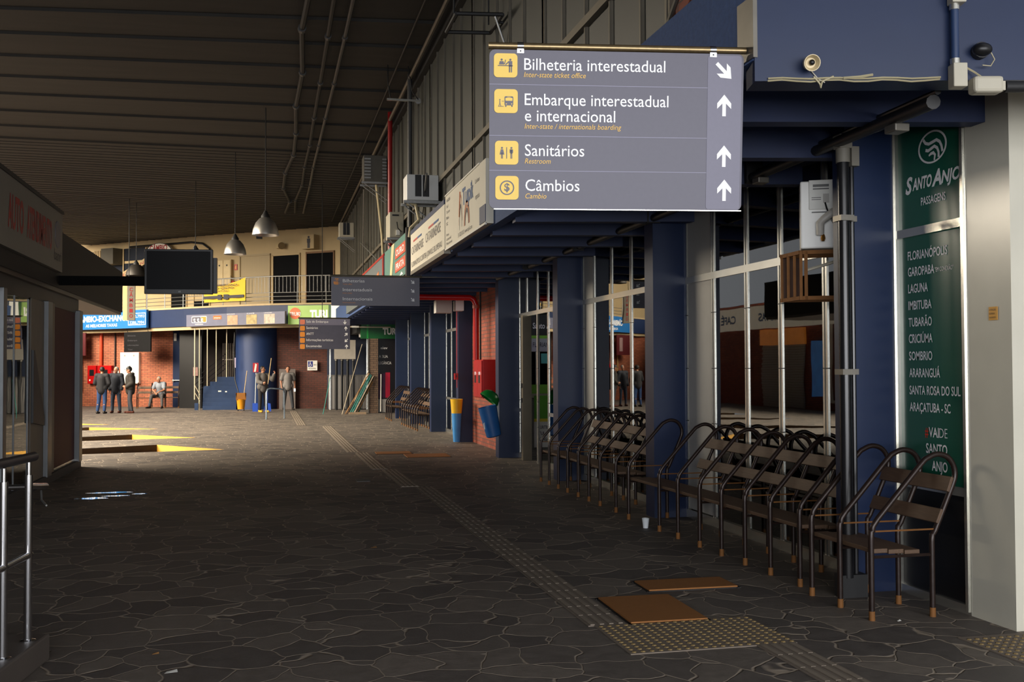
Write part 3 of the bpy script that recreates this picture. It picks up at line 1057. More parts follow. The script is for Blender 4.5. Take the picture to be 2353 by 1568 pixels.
# ------------------------------------------------------------------ things along the end wall, ground floor
hc = None
for k, (s0, s1, lab) in enumerate(((0.43, 0.90, 'narrow red fire hose cabinet with dark window on the end brick wall'),
                                   (0.95, 1.70, 'wider red fire hose cabinet behind the two men talking by the brick wall'))):
    r_ = thing('hose_cabinet', lab, 'cabinet', on_wall(G0, GA, s0, 1.0, 0.0), GA, 'red hose cabinets on the end wall')
    wd = s1 - s0
    M().box(0, wd, -0.17, 0, 0, 0.80).obj('body', red_paint, r_)
    d_ = M().box(0.02, wd - 0.02, -0.185, -0.17, 0.02, 0.78).obj('door', red_paint, r_)
    M().box(wd * 0.25, wd * 0.75, -0.19, -0.184, 0.35, 0.62).obj('window', black, d_)
    M().disc(wd * 0.3, 0.16, 0.04, -0.19, -0.184, 10).obj('label', white, d_)
solo(M().cyl((*on_wall(G0, GA, 1.08, 0, 0.08)[:2], 1.8), (*on_wall(G0, GA, 1.08, 0, 0.08)[:2], 3.4), 0.065, n=10), 'fire_pipe', mat('orange_red_pipe', (196, 66, 30), 0.4), 'orange red riser pipe dropping to the cabinets on the end brick wall', 'pipe', smooth=True)
solo(M().cyl((*on_wall(G0, GA, 1.80, 0, 0.06)[:2], 1.62), (*on_wall(G0, GA, 1.80, 0, 0.06)[:2], 3.4), 0.03, n=8), 'conduit_pipe', dark_paint, 'thin dark conduit on the end brick wall above the white notice', 'pipe', smooth=True)
nt_ = thing('paper_notice', 'white paper notice over a brown box on the end brick wall', 'notice', on_wall(G0, GA, 1.70, 1.30, 0.02), GA)
M().box(0, 0.27, -0.01, 0, 0, 0.27).obj('sheet', white, nt_)
M().box(0.06, 0.24, -0.06, 0, -0.28, -0.01).obj('box', mat('brown_box', (92, 66, 40), 0.6), nt_)
lettering(nt_, [('AVISO', 0.05, 0.16, 0.17, 0.04)], letter_dark, -0.013)
mc = thing('meter_cabinet', 'tall white two door cabinet on the end brick wall behind the man in a cap', 'cabinet', on_wall(G0, GA, 2.14, 1.01, 0.0), GA)
M().box(0, 0.97, -0.14, 0, 0, 1.36).obj('body', white, mc)
for x0 in (0.02, 0.49):
    d_ = M().box(x0, x0 + 0.46, -0.155, -0.14, 0.02, 1.34).obj('door', white, mc)
    M().disc(x0 + 0.23, 1.22, 0.045, -0.16, -0.155, 10).obj('vent', mat('vent_grey', (150, 146, 136), 0.6), d_)
    if x0 > 0.3:
        M().box(x0 + 0.02, x0 + 0.05, -0.175, -0.155, 0.70, 0.78).obj('handle', black, d_)
bsn = thing('hanging_sign', 'black hanging direction board over the white cabinet', 'sign', on_wall(F0, F0A, 3.25, 2.36, -0.02), F0A)
M().box(0, 1.68, -0.03, 0.03, 0, 0.84).obj('panel', mat('black_board', (14, 14, 16), 0.7, spec=0.2), bsn)  # board is black itself
lettering(bsn, [('Bilheterias', 0.24, 0.66, 0.5, 0.06), ('Embarque', 0.24, 0.46, 0.6, 0.06), ('Informações', 0.24, 0.26, 0.7, 0.06), ('Táxi', 0.24, 0.08, 0.3, 0.06)], mat('faint_lettering', (60, 58, 64), 0.6), -0.034)
for x0 in (0.2, 1.5):
    M().cyl((x0, 0, 0.84), (x0, -0.05, 0.98), 0.012, n=5).obj('hanger', dark_paint, bsn)
ts_ = thing('poster_board', 'dark red poster board hanging by the kiosk corner before the brick wall', 'poster', on_wall(G0, GA, -0.5, 2.24, 0.5), GA)
M().box(0, 1.12, -0.03, 0.03, 0, 1.0).obj('panel', mat('maroon_board', (84, 20, 26), 0.5), ts_)
M().box(0.62, 0.86, -0.036, -0.03, 0.18, 0.85).obj('text_strip', mat('pale_strip', (150, 120, 120), 0.6), ts_)
solo(M().cyl(on_wall(G0, GA, 0.05, 0.7, 0.1), on_wall(G0, GA, 0.05, 2.24, 0.1), 0.03, n=8), 'vertical_bar', mat('yellow_bar', (214, 180, 110), 0.4), 'pale yellow upright bar under the maroon poster board', 'bar', smooth=True)
pn = thing('column_notice', 'small white notice high on the blue end column', 'notice', on_wall(G0, GA, 4.82, 2.85, 0.02), GA)
M().box(0, 0.13, -0.01, 0, 0, 0.32).obj('sheet', white, pn)
pb = thing('door_bar', 'short pale push bar on the blue end column above the bench', 'bar', on_wall(G0, GA, 4.8, 1.15, 0.04), GA)
M().cyl((0, -0.03, 0), (0.42, -0.03, 0), 0.025, n=8).obj('bar', alu, pb)
M().box(-0.02, 0.05, -0.04, 0.04, -0.05, 0.05).obj('bracket', alu, pb)
M().box(0.37, 0.44, -0.04, 0.04, -0.05, 0.05).obj('bracket', alu, pb)
wp = thing('warning_poster', 'small framed poster on the black stairwell wall', 'poster', (-2.98, 45.2, 1.35), -33)
M().box(0, 0.24, -0.01, 0.01, 0, 0.36).obj('sheet', mat('faded_poster', (120, 90, 84), 0.6, var=0.5, scale=14), wp)
mb = wall_slab((-3.4, 45.6), -33, -0.2, 0.9, 0, 3.3, 0.1)
struct(mb, 'wall_stair_black', black)

# staircase: blue treads climbing behind the poles
st = thing('staircase', 'blue concrete staircase with thin white poles beside the blue round column', 'staircase', (-2.5, 43.3, 0))
st_blue = mat('stair_blue', (34, 58, 96), 0.6, var=0.2)
for k in range(8):
    x0, z1 = ((0, .16), (0, .32), (0, .48), (0, .64), (0, .80), (0, .95), (0.26, 1.12), (0.53, 1.31))[k]
    M().box(x0, 1.3, 0.02 + 0.10 * k, 0.14 + 0.10 * k + (0.3 if k == 7 else 0), 0, z1).obj('step', st_blue, st)
gt = M()
for i in range(7):
    gt.box(0.72 + 0.075 * i, 0.735 + 0.075 * i, 1.5, 1.515, 1.3, 2.7)
gt.box(0.70, 1.22, 1.49, 1.52, 2.0, 2.04)
gt.obj('rear_grille', mat('grille_grey', (110, 100, 92), 0.6), st)
for k, (x0, zb) in enumerate(((0.08, 0.0), (0.38, 0.95), (0.72, 1.12), (1.12, 1.3))):
    M().cyl((x0 - 0.2, 0.0 + 0.06 * k, zb * 0.0 if k == 0 else zb), (x0 - 0.2, 0.06 * k, 3.25), 0.02, n=6).obj('pole', mat('pale_pole', (206, 194, 166), 0.4), st)
M().cyl((-0.30, 0.0, 0.42), (-0.30, 0.0, 3.25), 0.025, n=6).obj('pole', MATS['pale_pole'], st)
for k in range(4):
    M().tube([(-0.28, 0, 0.62 + 0.2 * k), (0.05, 0.2, 0.95 + 0.2 * k), (0.95, 1.2, 1.75 + 0.2 * k)], 0.014, 5).obj('handrail', dark_paint, st)
M().tube([(-0.3, 0, 1.0), (-0.1, -0.02, 0.62)], 0.014, 5).obj('brace', MATS['pale_pole'], st)
M().tube([(-0.3, 0, 0.72), (-0.1, -0.02, 0.36)], 0.014, 5).obj('brace', MATS['pale_pole'], st)
M().box(-0.3, -0.16, -0.05, 0.05, 0, 0.28).obj('base_block', st_blue, st)
cy_ = M().lathe([(0.85, 0), (0.85, 3.4), (0, 3.4)], (-0.40, 44.0, 0), 40)
o = struct(cy_, 'pillar_round', mat('round_column_blue', (28, 52, 98), 0.5, var=0.12, scale=2), smooth=True)
cable = solo(M().tube([(-1.27, 43.3, 3.1), (-1.3, 43.25, 2.2), (-1.25, 43.2, 1.2), (-1.1, 43.1, 0.65)], 0.025, 6), 'hanging_cable', black, 'black cable hanging down beside the blue round column', 'cable', smooth=True)
ws = thing('bright_window_strip', 'narrow bright strip of daylight between staircase and round column', 'window', (-1.28, 43.28, 1.68))
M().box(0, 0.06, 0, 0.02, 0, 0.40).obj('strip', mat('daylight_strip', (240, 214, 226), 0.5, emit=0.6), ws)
lt = thing('litter_scrap', 'two small white paper scraps on the blue stair', 'litter', (-1.9, 43.30, 0.72))
M().box(0, 0.12, -0.01, 0.0, 0, 0.05).obj('scrap', white, lt)
M().box(0.27, 0.34, -0.01, 0.0, -0.02, 0.03).obj('scrap', white, lt)

# mop bucket
bk = thing('mop_bucket', 'yellow wheeled mop bucket with wringer in front of the blue round column', 'bucket', (-0.98, 41.9, 0))
yb = mat('bucket_yellow', (222, 150, 26), 0.45, var=0.1)
mb = M().lathe([(0, 0.07), (0.13, 0.07), (0.17, 0.44), (0.185, 0.46), (0.16, 0.45), (0, 0.40)], n=16)
mb.obj('bucket', yb, bk, True)
mb = M()
mb.plate([(-0.16, 0.44), (0.16, 0.44), (0.2, 0.70), (-0.2, 0.70)], -0.14, -0.10)
mb.plate([(-0.16, 0.44), (0.16, 0.44), (0.2, 0.70), (-0.2, 0.70)], 0.06, 0.10)
mb.box(-0.19, -0.16, -0.14, 0.1, 0.44, 0.70)
mb.box(0.16, 0.19, -0.14, 0.1, 0.44, 0.70)
mb.obj('wringer', mat('wringer_brown', (150, 96, 30), 0.5), bk)
for x0, y0 in ((-0.11, -0.1), (0.11, -0.1), (-0.11, 0.1), (0.11, 0.1)):
    M().cyl((x0 - 0.015, y0, 0.035), (x0 + 0.015, y0, 0.035), 0.035, n=10).obj('wheel', rubber, bk)
mp = thing('mop', 'pale wooden mop handle standing in the yellow bucket', 'mop', (-0.9, 41.9, 0.41))
M().cyl((0, 0, 0), (0.14, 0.02, 1.15), 0.014, n=6).obj('handle', mat('pale_handle', (206, 176, 124), 0.5), mp)
M().ball((0, 0, 0.03), 0.08, (1, 1, 0.6)).obj('mop_head', mat('mop_yarn', (150, 140, 120), 0.9), mp)
sq = thing('broom', 'white pole with a red and white brush head leaning by the round column', 'broom', (-0.44, 41.2, 0))
M().cyl((0, 0, 0.3), (0.03, 0.05, 1.55), 0.014, n=6).obj('handle', white, sq)
M().box(-0.09, 0.12, 0.0, 0.05, 1.50, 1.86).obj('brush_head', red_paint, sq)
M().plate([(-0.05, 1.52), (0.02, 1.52), (0.06, 1.80), (0.0, 1.84)], -0.01, 0.0).obj('white_patch', white, sq)
M().box(-0.10, 0.10, -0.04, 0.04, 0.0, 0.32).obj('pan', mat('dustpan_blue', (36, 80, 190), 0.4), sq)
dp = thing('dustpan', 'blue dustpan on the floor behind the cleaner', 'dustpan', (0.02, 41.2, 0))
M().plate([(-0.14, 0), (0.14, 0), (0.11, 0.30), (-0.11, 0.34)], 0, 0.05).obj('pan', MATS['dustpan_blue'], dp)
M().cyl((0, 0.03, 0.3), (0, 0.08, 0.75), 0.012, n=6).obj('handle', MATS['dustpan_blue'], dp)

# bent metal barrier
br_ = thing('floor_barrier', 'bent grey steel hoop barrier standing in the middle of the hall', 'barrier', (0.26, 35.0, 0))
pth = [(-0.28, -0.2, 0), (-0.28, -0.2, 0.86), (-0.24, -0.17, 0.97), (-0.16, -0.12, 1.0), (0.18, 0.12, 0.97), (0.26, 0.19, 0.93), (0.29, 0.22, 0.82), (0.30, 0.24, 0)]
M().tube(pth, 0.024, 8).obj('hoop', mat('barrier_steel', (170, 190, 210), 0.3, 0.9), br_, True)
for x0, y0 in ((-0.28, -0.2), (0.30, 0.24)):
    M().cyl((x0, y0, 0), (x0, y0, 0.012), 0.05, n=12).obj('foot', galv, br_)

# grey wall panel, access sign, lobby panels and pipes
solo(M().box(0.48, 1.12, 43.30, 43.42, 0, 1.62), 'service_hatch', mat('grey_service_panel', (120, 110, 106), 0.6), 'grey service panel on the dark brick wall behind the man in the T-shirt', 'panel')
ac_ = thing('access_sign', 'square white accessibility sign with blue symbol on the dark brick wall', 'sign', (1.60, 43.32, 1.56), -10)
M().box(0, 0.40, -0.02, 0, 0, 0.40).obj('panel', white, ac_)
M().box(0.03, 0.22, -0.026, -0.02, 0.14, 0.37).obj('blue_field', mat('access_blue', (30, 40, 130), 0.5), ac_)
mb = M()
mb.disc(0.115, 0.335, 0.02, -0.03, -0.026, 10)
mb.ring(0.12, 0.215, 0.055, 0.04, -0.03, 16)
mb.box(0.10, 0.13, -0.03, -0.026, 0.24, 0.31)
mb.obj('wheelchair_symbol', white, ac_)
lettering(ac_, [('ac', 0.25, 0.2, 0.12, 0.08), ('ACESSÍVEL', 0.05, 0.05, 0.3, 0.05)], letter_dark, -0.024)
lp = thing('partition_panel', 'pale corrugated half height partition with blue panels above at the lobby', 'partition', (2.36, 42.0, 0), -6)
mb = M()
for i in range(24):
    x0 = 0.0 + i * 0.065
    mb.box(x0, x0 + 0.05, -0.03 - 0.015 * (i % 2), 0.02, 0.03, 1.35)
mb.obj('corrugated_sheet', mat('pale_corrugated', (150, 146, 142), 0.6, var=0.12), lp)
M().box(-0.02, 1.6, -0.05, 0.02, 1.33, 1.38).obj('rail', alu_dull, lp)
for x0 in (0.05, 1.5):
    M().box(x0, x0 + 0.05, -0.07, 0.0, 0, 3.2).obj('post', alu, lp)
mg = thing('pipe_manifold', 'grey distribution box with four black pipes running down to the floor', 'pipes', (2.62, 41.55, 0), -6)
M().box(-0.05, 0.78, -0.12, 0.12, 2.0, 2.75).obj('box', mat('manifold_grey', (170, 164, 154), 0.5), mg)
for i in range(4):
    p_ = M().cyl((0.03 + 0.22 * i, 0, 0), (0.03 + 0.22 * i, 0, 2.0), 0.05, n=10).obj('pipe', black, mg, True)
    M().cyl((0.03 + 0.22 * i, 0, 1.94), (0.03 + 0.22 * i, 0, 2.02), 0.065, n=10).obj('collar', alu_dull, p_, True)

# shop at the end of the facade
sh = thing('brick_pier', 'narrow pale brick pier at the corner of the green signed shop', 'pier', (3.78, 38.45, 0))
M().box(-0.17, 0.17, -0.15, 0.15, 0, 2.72).obj('brickwork', brick_mat('pale_brick', (150, 122, 100), (128, 104, 86), (84, 72, 64), 'x'), sh)
M().box(-0.19, -0.16, -0.17, 0.0, 0, 2.72).obj('corner_strip', alu_dull, sh)
sf = thing('corner_shop', 'black shop front with white lettering under a dark green fascia', 'shop front', (3.96, 38.5, 0))
M().box(0, 0.62, 0, 0.1, 0, 2.72).obj('panel', mat('shop_black', (24, 20, 24), 0.35), sf)
M().box(-0.62, 0.62, -0.2, 0.1, 2.72, 3.24).obj('fascia', green_sign, sf)
M().box(-0.42, -0.36, -0.21, 0.1, 2.72, 3.24).obj('green_tube', mat('vivid_green', (30, 150, 60), 0.3), sf)
lettering(sf, [('TUR', 0.16, 2.88, 0.5, 0.22, 0.04)], letter_white, -0.204)
lettering(sf, [('elev', 0.10, 2.34, 0.26, 0.09, 0.02), ('A SUA', 0.04, 2.02, 0.33, 0.1), ('ELEGÂNCIA', -0.0, 1.78, 0.5, 0.1)], letter_white, -0.004)
M().box(0.01, 0.26, -0.01, 0, 0.55, 1.45).obj('poster', mat('violet_poster', (70, 26, 66), 0.5, var=0.6, scale=4), sf)
M().box(0.28, 0.45, -0.01, 0, 0.55, 1.48).obj('red_panel', mat('red_purple_panel', (190, 24, 60), 0.45, var=0.4, scale=1.5), sf)
M().box(0.01, 0.3, -0.02, 0, 0.02, 0.5).obj('plinth', grey_panel, sf)
ct = thing('wall_panel_sign', 'small white lit square by the dark lobby next to the green tube', 'sign', (3.35, 39.4, 2.80))
M().box(0, 0.13, -0.02, 0.02, 0, 0.2).obj('panel', white, ct)
tb = thing('tube_lamp', 'short unlit tube lamp under the far end of the canopy', 'lamp', (3.3, 36.5, 3.05))
M().cyl((-0.5, 0, 0.02), (0.9, 0.0, 0.02), 0.02, n=8).obj('tube', mat('tube_glass', (200, 190, 170), 0.4), tb)
M().box(-0.45, -0.2, -0.03, 0.03, 0, 0.06).obj('holder', white, tb)
M().cyl((0.2, 0, 0.03), (0.2, 0, 0.2), 0.01, n=5).obj('hanger', dark_paint, tb)

# poles, planks and tubes leaning on the partition and the pier
teal = mat('teal_plastic', (60, 150, 140), 0.45, var=0.15)
tan = mat('tan_batten', (168, 122, 72), 0.65, var=0.25)
palep = mat('pale_batten', (206, 192, 166), 0.55, var=0.15)
brown = mat('dark_batten', (70, 48, 34), 0.7, var=0.3)
LEAN = [((2.85, 37.9), (3.60, 38.25, 1.55), palep, 0.014, 'long pale'), ((2.72, 37.7), (3.62, 38.2, 1.45), tan, 0.018, 'orange tan'),
        ((2.88, 37.8), (3.66, 38.22, 1.42), teal, 0.022, 'teal'), ((2.95, 37.75), (3.70, 38.22, 1.38), teal, 0.022, 'second teal'),
        ((3.02, 37.72), (3.78, 38.22, 1.36), palep, 0.016, 'cream'), ((2.80, 37.85), (3.62, 38.28, 1.30), brown, 0.025, 'dark brown'),
        ((3.08, 37.8), (3.80, 38.24, 1.34), brown, 0.022, 'black brown'), ((3.15, 37.85), (3.75, 38.24, 1.15), tan, 0.02, 'short tan'),
        ((3.20, 37.9), (3.66, 38.25, 1.12), teal, 0.02, 'short teal')]
for (x0, y0), tip, mt_, r_, lab in LEAN:
    solo(M().cyl((x0, y0, 0.0), tip, r_, n=6), 'leaning_pole', mt_, lab + ' pole in the bundle leaning on the pale brick pier', 'pole', 'poles leaning on the brick pier', smooth=True)
solo(M().cyl((2.60, 37.6, 0), (3.52, 40.0, 2.55), 0.014, n=6), 'leaning_pole', palep, 'thin white pole leaning alone across the black lobby pipes', 'pole', smooth=True)
solo(M().cyl((1.95, 37.9, 0), (2.24, 38.6, 1.30), 0.012, n=6), 'leaning_pole', teal, 'thin teal pole leaning at the end of the dark brick wall', 'pole', smooth=True)
solo(M().cyl((4.02, 38.05, 0.06), (4.06, 38.3, 1.42), 0.018, n=6), 'squeegee', white, 'white squeegee pole standing against the black shop front', 'squeegee', smooth=True)
solo(M().box(2.85, 3.45, 37.55, 37.75, 0, 0.07), 'timber_offcut', mat('timber_offcut', (150, 128, 104), 0.7), 'pale timber offcut on the floor under the leaning poles', 'timber')

# ------------------------------------------------------------------ hanging direction signs
def pictogram(mb, kind, cx, cz, s, y):
    """small dark figures on a yellow tile; s: half size"""
    q = lambda x0, x1, z0, z1: mb.box(cx + x0 * s, cx + x1 * s, y - 0.002, y, cz + z0 * s, cz + z1 * s)
    d = lambda x, z, r: mb.disc(cx + x * s, cz + z * s, r * s, y - 0.002, y, 14)
    pl = lambda pts: mb.plate([(cx + a * s, cz + b * s) for a, b in pts], y - 0.002, y)
    if kind == 'ticket':
        d(-0.34, 0.47, 0.09); d(0.40, 0.47, 0.09)
        pl([(-0.56, 0.06), (-0.12, 0.06), (-0.18, 0.34), (-0.50, 0.34)])
        pl([(0.26, 0.36), (0.56, 0.36), (0.56, -0.1), (0.26, -0.1)])
        q(-0.66, 0.6, -0.06, 0.01); q(0.28, 0.38, -0.58, -0.06); q(0.44, 0.54, -0.58, -0.06)
        pl([(0.26, 0.36), (0.26, 0.24), (0.02, 0.02), (-0.04, 0.08)]); pl([(-0.14, 0.1), (-0.06, 0.1), (0.02, 0.46), (-0.03, 0.48)])
    elif kind == 'bus':
        mb.rplate(cx - 0.12 * s, cx + 0.62 * s, cz - 0.36 * s, cz + 0.40 * s, y - 0.002, y, 0.1 * s)
        q(-0.06, 0.04, -0.48, -0.36); q(0.46, 0.56, -0.48, -0.36)
        d(-0.52, 0.12, 0.05); q(-0.55, -0.49, -0.18, 0.06); pl([(-0.53, -0.18), (-0.49, -0.18), (-0.40, -0.42), (-0.45, -0.42)]); pl([(-0.54, -0.18), (-0.50, -0.18), (-0.58, -0.42), (-0.63, -0.42)])
        q(-0.66, -0.2, -0.47, -0.43); q(-0.36, -0.18, -0.03, 0.0)
    elif kind == 'wc':
        for x in (-0.40, 0.40):
            d(x, 0.40, 0.085); q(x - 0.075, x - 0.015, -0.5, 0.0); q(x + 0.015, x + 0.075, -0.5, 0.0)
        q(-0.03, 0.03, -0.5, 0.46); q(0.26, 0.54, -0.02, 0.28); q(0.32, 0.48, -0.1, 0.28)
        pl([(-0.50, 0.28), (-0.30, 0.28), (-0.20, -0.16), (-0.60, -0.16)])
    elif kind == 'money':
        mb.ring(cx, cz, 0.62 * s, 0.52 * s, y - 0.002, 30)
        vs, fs = _text_verts('$', 0.02)
        mxx = [v.x for v in vs]; mzz = [v.y for v in vs]
        k = 0.78 * s / (max(mzz) - min(mzz))
        for f_ in fs:
            mb.b.faces.new([mb.b.verts.new((cx + (vs[i].x - (max(mxx) + min(mxx)) / 2) * k, y - 0.002, cz + (vs[i].y - (max(mzz) + min(mzz)) / 2) * k)) for i in f_])
    else:
        d(0, 0.25, 0.16); pl([(-0.4, -0.45), (0.4, -0.45), (0.0, 0.15)])


def arrow(mb, cx, cz, s, ang, y):
    c, n = math.cos(R(ang)), math.sin(R(ang))
    pts = [(-0.16, -0.9), (0.16, -0.9), (0.16, 0.18), (0.62, -0.28), (0.62, 0.20), (0.0, 0.95), (-0.62, 0.20), (-0.62, -0.28), (-0.16, 0.18)]
    mb.plate([(cx + (a * c - b_ * n) * s, cz + (a * n + b_ * c) * s) for a, b_ in pts], y - 0.002, y)


# the large sign: 1.36 m wide, hung from a pipe at the canopy corner
k = 1.357 / 592.0
sx = lambda px: (px - 1421) * k
sz = lambda py: (313 - py) * k
f6 = lambda X, Y: (1110 + X / 3.733, 90 + Y / 3.733)   # readings taken at 3.733 times enlargement
ms = thing('direction_sign', 'large slate grey direction sign with four yellow pictogram tiles hung from a pipe', 'sign', (1.808, 5.24, 2.895), -8.6, None, 5.5)
M().rplate(sx(1124), sx(1717), sz(494), sz(133), 0.0, 0.018, 0.03, 6).obj('panel', sign_grey, ms)
M().rplate(sx(1632), sx(1712), sz(492), sz(137), -0.002, 0.0, 0.015, 4).obj('arrow_strip', sign_grey_light, ms)['label'] = 'paler strip behind the white arrows'
M().box(sx(1135), sx(1717), 0.0, 0.02, sz(496), sz(494)).obj('bottom_edge', alu, ms)
mb = M()
for py in (211.5, 327.5, 407):
    mb.box(sx(1124), sx(1632), -0.002, 0.0, sz(py + 0.7), sz(py - 0.7))
mb.obj('dividing_line', mat('sign_line', (150, 148, 170), 0.5), ms)
for py, kind, dxp in ((169, 'ticket', 0), (249.5, 'bus', 1), (366.5, 'wc', 3), (446.5, 'money', 4)):
    cx = sx(1161 + dxp)
    t_ = M().rplate(cx - 27 * k, cx + 27 * k, sz(py) - 27 * k, sz(py) + 27 * k, -0.005, 0.0, 0.02, 5).obj('pictogram_tile', sign_yellow, ms)
    mb = M()
    pictogram(mb, kind, cx, sz(py), 27 * k, -0.0052)
    mb.obj('pictogram', sign_grey, t_)
    if kind == 'bus':
        mb = M()
        h_ = 27 * k
        mb.rplate(cx - 0.05 * h_, cx + 0.55 * h_, sz(py) + 0.02 * h_, sz(py) + 0.27 * h_, -0.0080, -0.0074, 0.05 * h_)
        mb.disc(cx + 0.02 * h_, sz(py) - 0.24 * h_, 0.05 * h_, -0.0080, -0.0074, 10)
        mb.disc(cx + 0.48 * h_, sz(py) - 0.24 * h_, 0.05 * h_, -0.0080, -0.0074, 10)
        mb.box(cx + 0.1 * h_, cx + 0.4 * h_, -0.0080, -0.0074, sz(py) + 0.30 * h_, sz(py) + 0.34 * h_)
        mb.obj('pictogram_window', sign_yellow, t_)
cap = 26 * k
lettering(ms, [('Bilheteria interestadual', sx(1203.5), sz(178), 328 * k, cap, 0.004), ('Embarque interestadual', sx(1205), sz(257.5), 335 * k, cap, 0.004),
               ('e internacional', sx(1205.5), sz(294), 210 * k, cap, 0.004), ('Sanitários', sx(1206), sz(373), 138 * k, cap, 0.004), ('Câmbios', sx(1207.5), sz(453), 126 * k, cap, 0.004)], letter_white, -0.003)
lettering(ms, [('Inter-state ticket office', sx(1203), sz(194.5), 143 * k, 11.5 * k, 0, 0.22), ('Inter-state / internationals boarding', sx(1205), sz(311), 225 * k, 11.5 * k, 0, 0.22),
               ('Restroom', sx(1206), sz(390.5), 60 * k, 11.5 * k, 0, 0.22), ('Cambio', sx(1207.5), sz(470.5), 49 * k, 11.5 * k, 0, 0.22)], letter_yellow, -0.003, 'caption', 'amber italic captions')
for px, py, ang in ((1669.5, 172, -135), (1671.5, 252, 0), (1673, 369, 0), (1675, 448, 0)):
    mb = M()
    arrow(mb, sx(px), sz(py), 27 * k, ang, -0.003)
    mb.obj('arrow', letter_white, ms)
M().cyl((sx(1122), 0.01, sz(124)), (sx(1722), 0.01, sz(124)), 0.0185, n=16).obj('support_pipe', mat('bronzed_pipe', (150, 130, 96), 0.35, 0.85, var=0.3, scale=40), ms, True)
for px in (1195, 1644):
    cl = M().cyl((sx(px - 7), 0.01, sz(124)), (sx(px + 7), 0.01, sz(124)), 0.021, n=16).obj('clamp', steel, ms, True)
    M().box(sx(px - 8), sx(px + 8), -0.006, 0.0, sz(141), sz(131)).obj('clamp_plate', steel, cl)
    M().disc(sx(px), sz(136), 0.004, -0.008, -0.006, 8).obj('bolt', dark_paint, cl)

# middle sign
k2 = 1.50 / 202
s2 = thing('direction_sign', 'mid-size hanging sign with one amber tile and three arrows below the red white fascia boards', 'sign', (1.81, 17.9, 2.95), -2)
X2 = lambda X: (760 + X / 5.602 - 863) * k2
Z2 = lambda Y: (670 - (560 + Y / 5.602)) * k2
M().box(X2(10), X2(1142), 0, 0.03, Z2(800), Z2(432)).obj('panel', sign_grey, s2)
M().cyl((X2(-5), 0.015, Z2(420)), (X2(1175), 0.015, Z2(420)), 0.022, n=10).obj('support_pipe', mat('dark_pipe', (80, 74, 62), 0.4, 0.6), s2, True)
M().cyl((X2(1140), 0.015, Z2(418)), (X2(2170), 0.015, Z2(415)), 0.014, n=8).obj('arm', galv, s2, True)
t_ = M().rplate(X2(38), X2(117), Z2(532), Z2(450), -0.006, 0, 0.03, 4).obj('pictogram_tile', sign_amber, s2)
mb = M()
pictogram(mb, 'ticket', X2(77), Z2(490), 0.1, -0.006)
mb.obj('pictogram', sign_grey, t_)
lettering(s2, [('Bilheterias', X2(155), Z2(500), X2(432) - X2(155), 40 / 5.602 * k2), ('Interestaduais', X2(155), Z2(614), X2(528) - X2(155), 40 / 5.602 * k2), ('Internacionais', X2(155), Z2(732), X2(533) - X2(155), 40 / 5.602 * k2)], mat('faded_white', (250, 248, 250), 0.5), -0.003)
lettering(s2, [('Ticket office', X2(155), Z2(532), X2(272) - X2(155), 0.022), ('Inter-state', X2(155), Z2(646), X2(272) - X2(155), 0.022), ('Internationals', X2(155), Z2(768), X2(315) - X2(155), 0.022)], sign_amber, -0.003, 'caption', 'faded amber captions')
for zz in (488, 603, 718):
    mb = M()
    arrow(mb, X2(1052), Z2(zz), 0.045, -135, -0.003)
    mb.obj('arrow', MATS['faded_white'], s2)

# far sign
k3 = 1.62 / 114
s3 = thing('direction_sign', 'smaller hanging sign with five amber tiles before the lobby', 'sign', (1.80, 34.0, 2.72), 1)
X3 = lambda X: (640 + X / 6.03 - 745) * k3
Z3 = lambda Y: (769 - (700 + Y / 6.03)) * k3
M().box(X3(290), X3(975), 0, 0.04, Z3(612), Z3(200)).obj('panel', mat('darker_slate', (74, 74, 90), 0.5), s3)  # darker slate than the other direction signs
M().box(X3(290), X3(975), -0.004, 0, Z3(285), Z3(200)).obj('header_strip', sign_grey_light, s3)
M().cyl((X3(280), 0.02, Z3(190)), (X3(985), 0.02, Z3(190)), 0.022, n=8).obj('support_pipe', MATS['dark_pipe'], s3, True)
M().cyl((X3(600), 0.02, Z3(190)), (X3(600), 0.02, 4.86), 0.012, n=6).obj('hanger', dark_paint, s3, True)
for i, (zz, t1, w1) in enumerate(((245, 'Sala de Embarque', 295), (330, 'Sanitários', 155), (412, 'ANTT', 100), (495, 'Informações turísticas', 360), (578, 'Encomendas', 205))):
    M().rplate(X3(303), X3(368), Z3(zz + 33), Z3(zz - 33), -0.01, 0, 0.03, 3).obj('pictogram_tile', mat('pink_tile', (224, 130, 100), 0.5) if i == 0 else sign_amber, s3)
    lettering(s3, [(t1, X3(386), Z3(zz + 8), w1 / 6.03 * k3, 32 / 6.03 * k3)], MATS['faded_white'], -0.008)
    mb = M()
    arrow(mb, X3((905, 918, 922, 924, 928)[i]), Z3(zz), 0.075, (180, 0, -45, 135, 0)[i], -0.008)
    mb.obj('arrow', letter_white, s3)

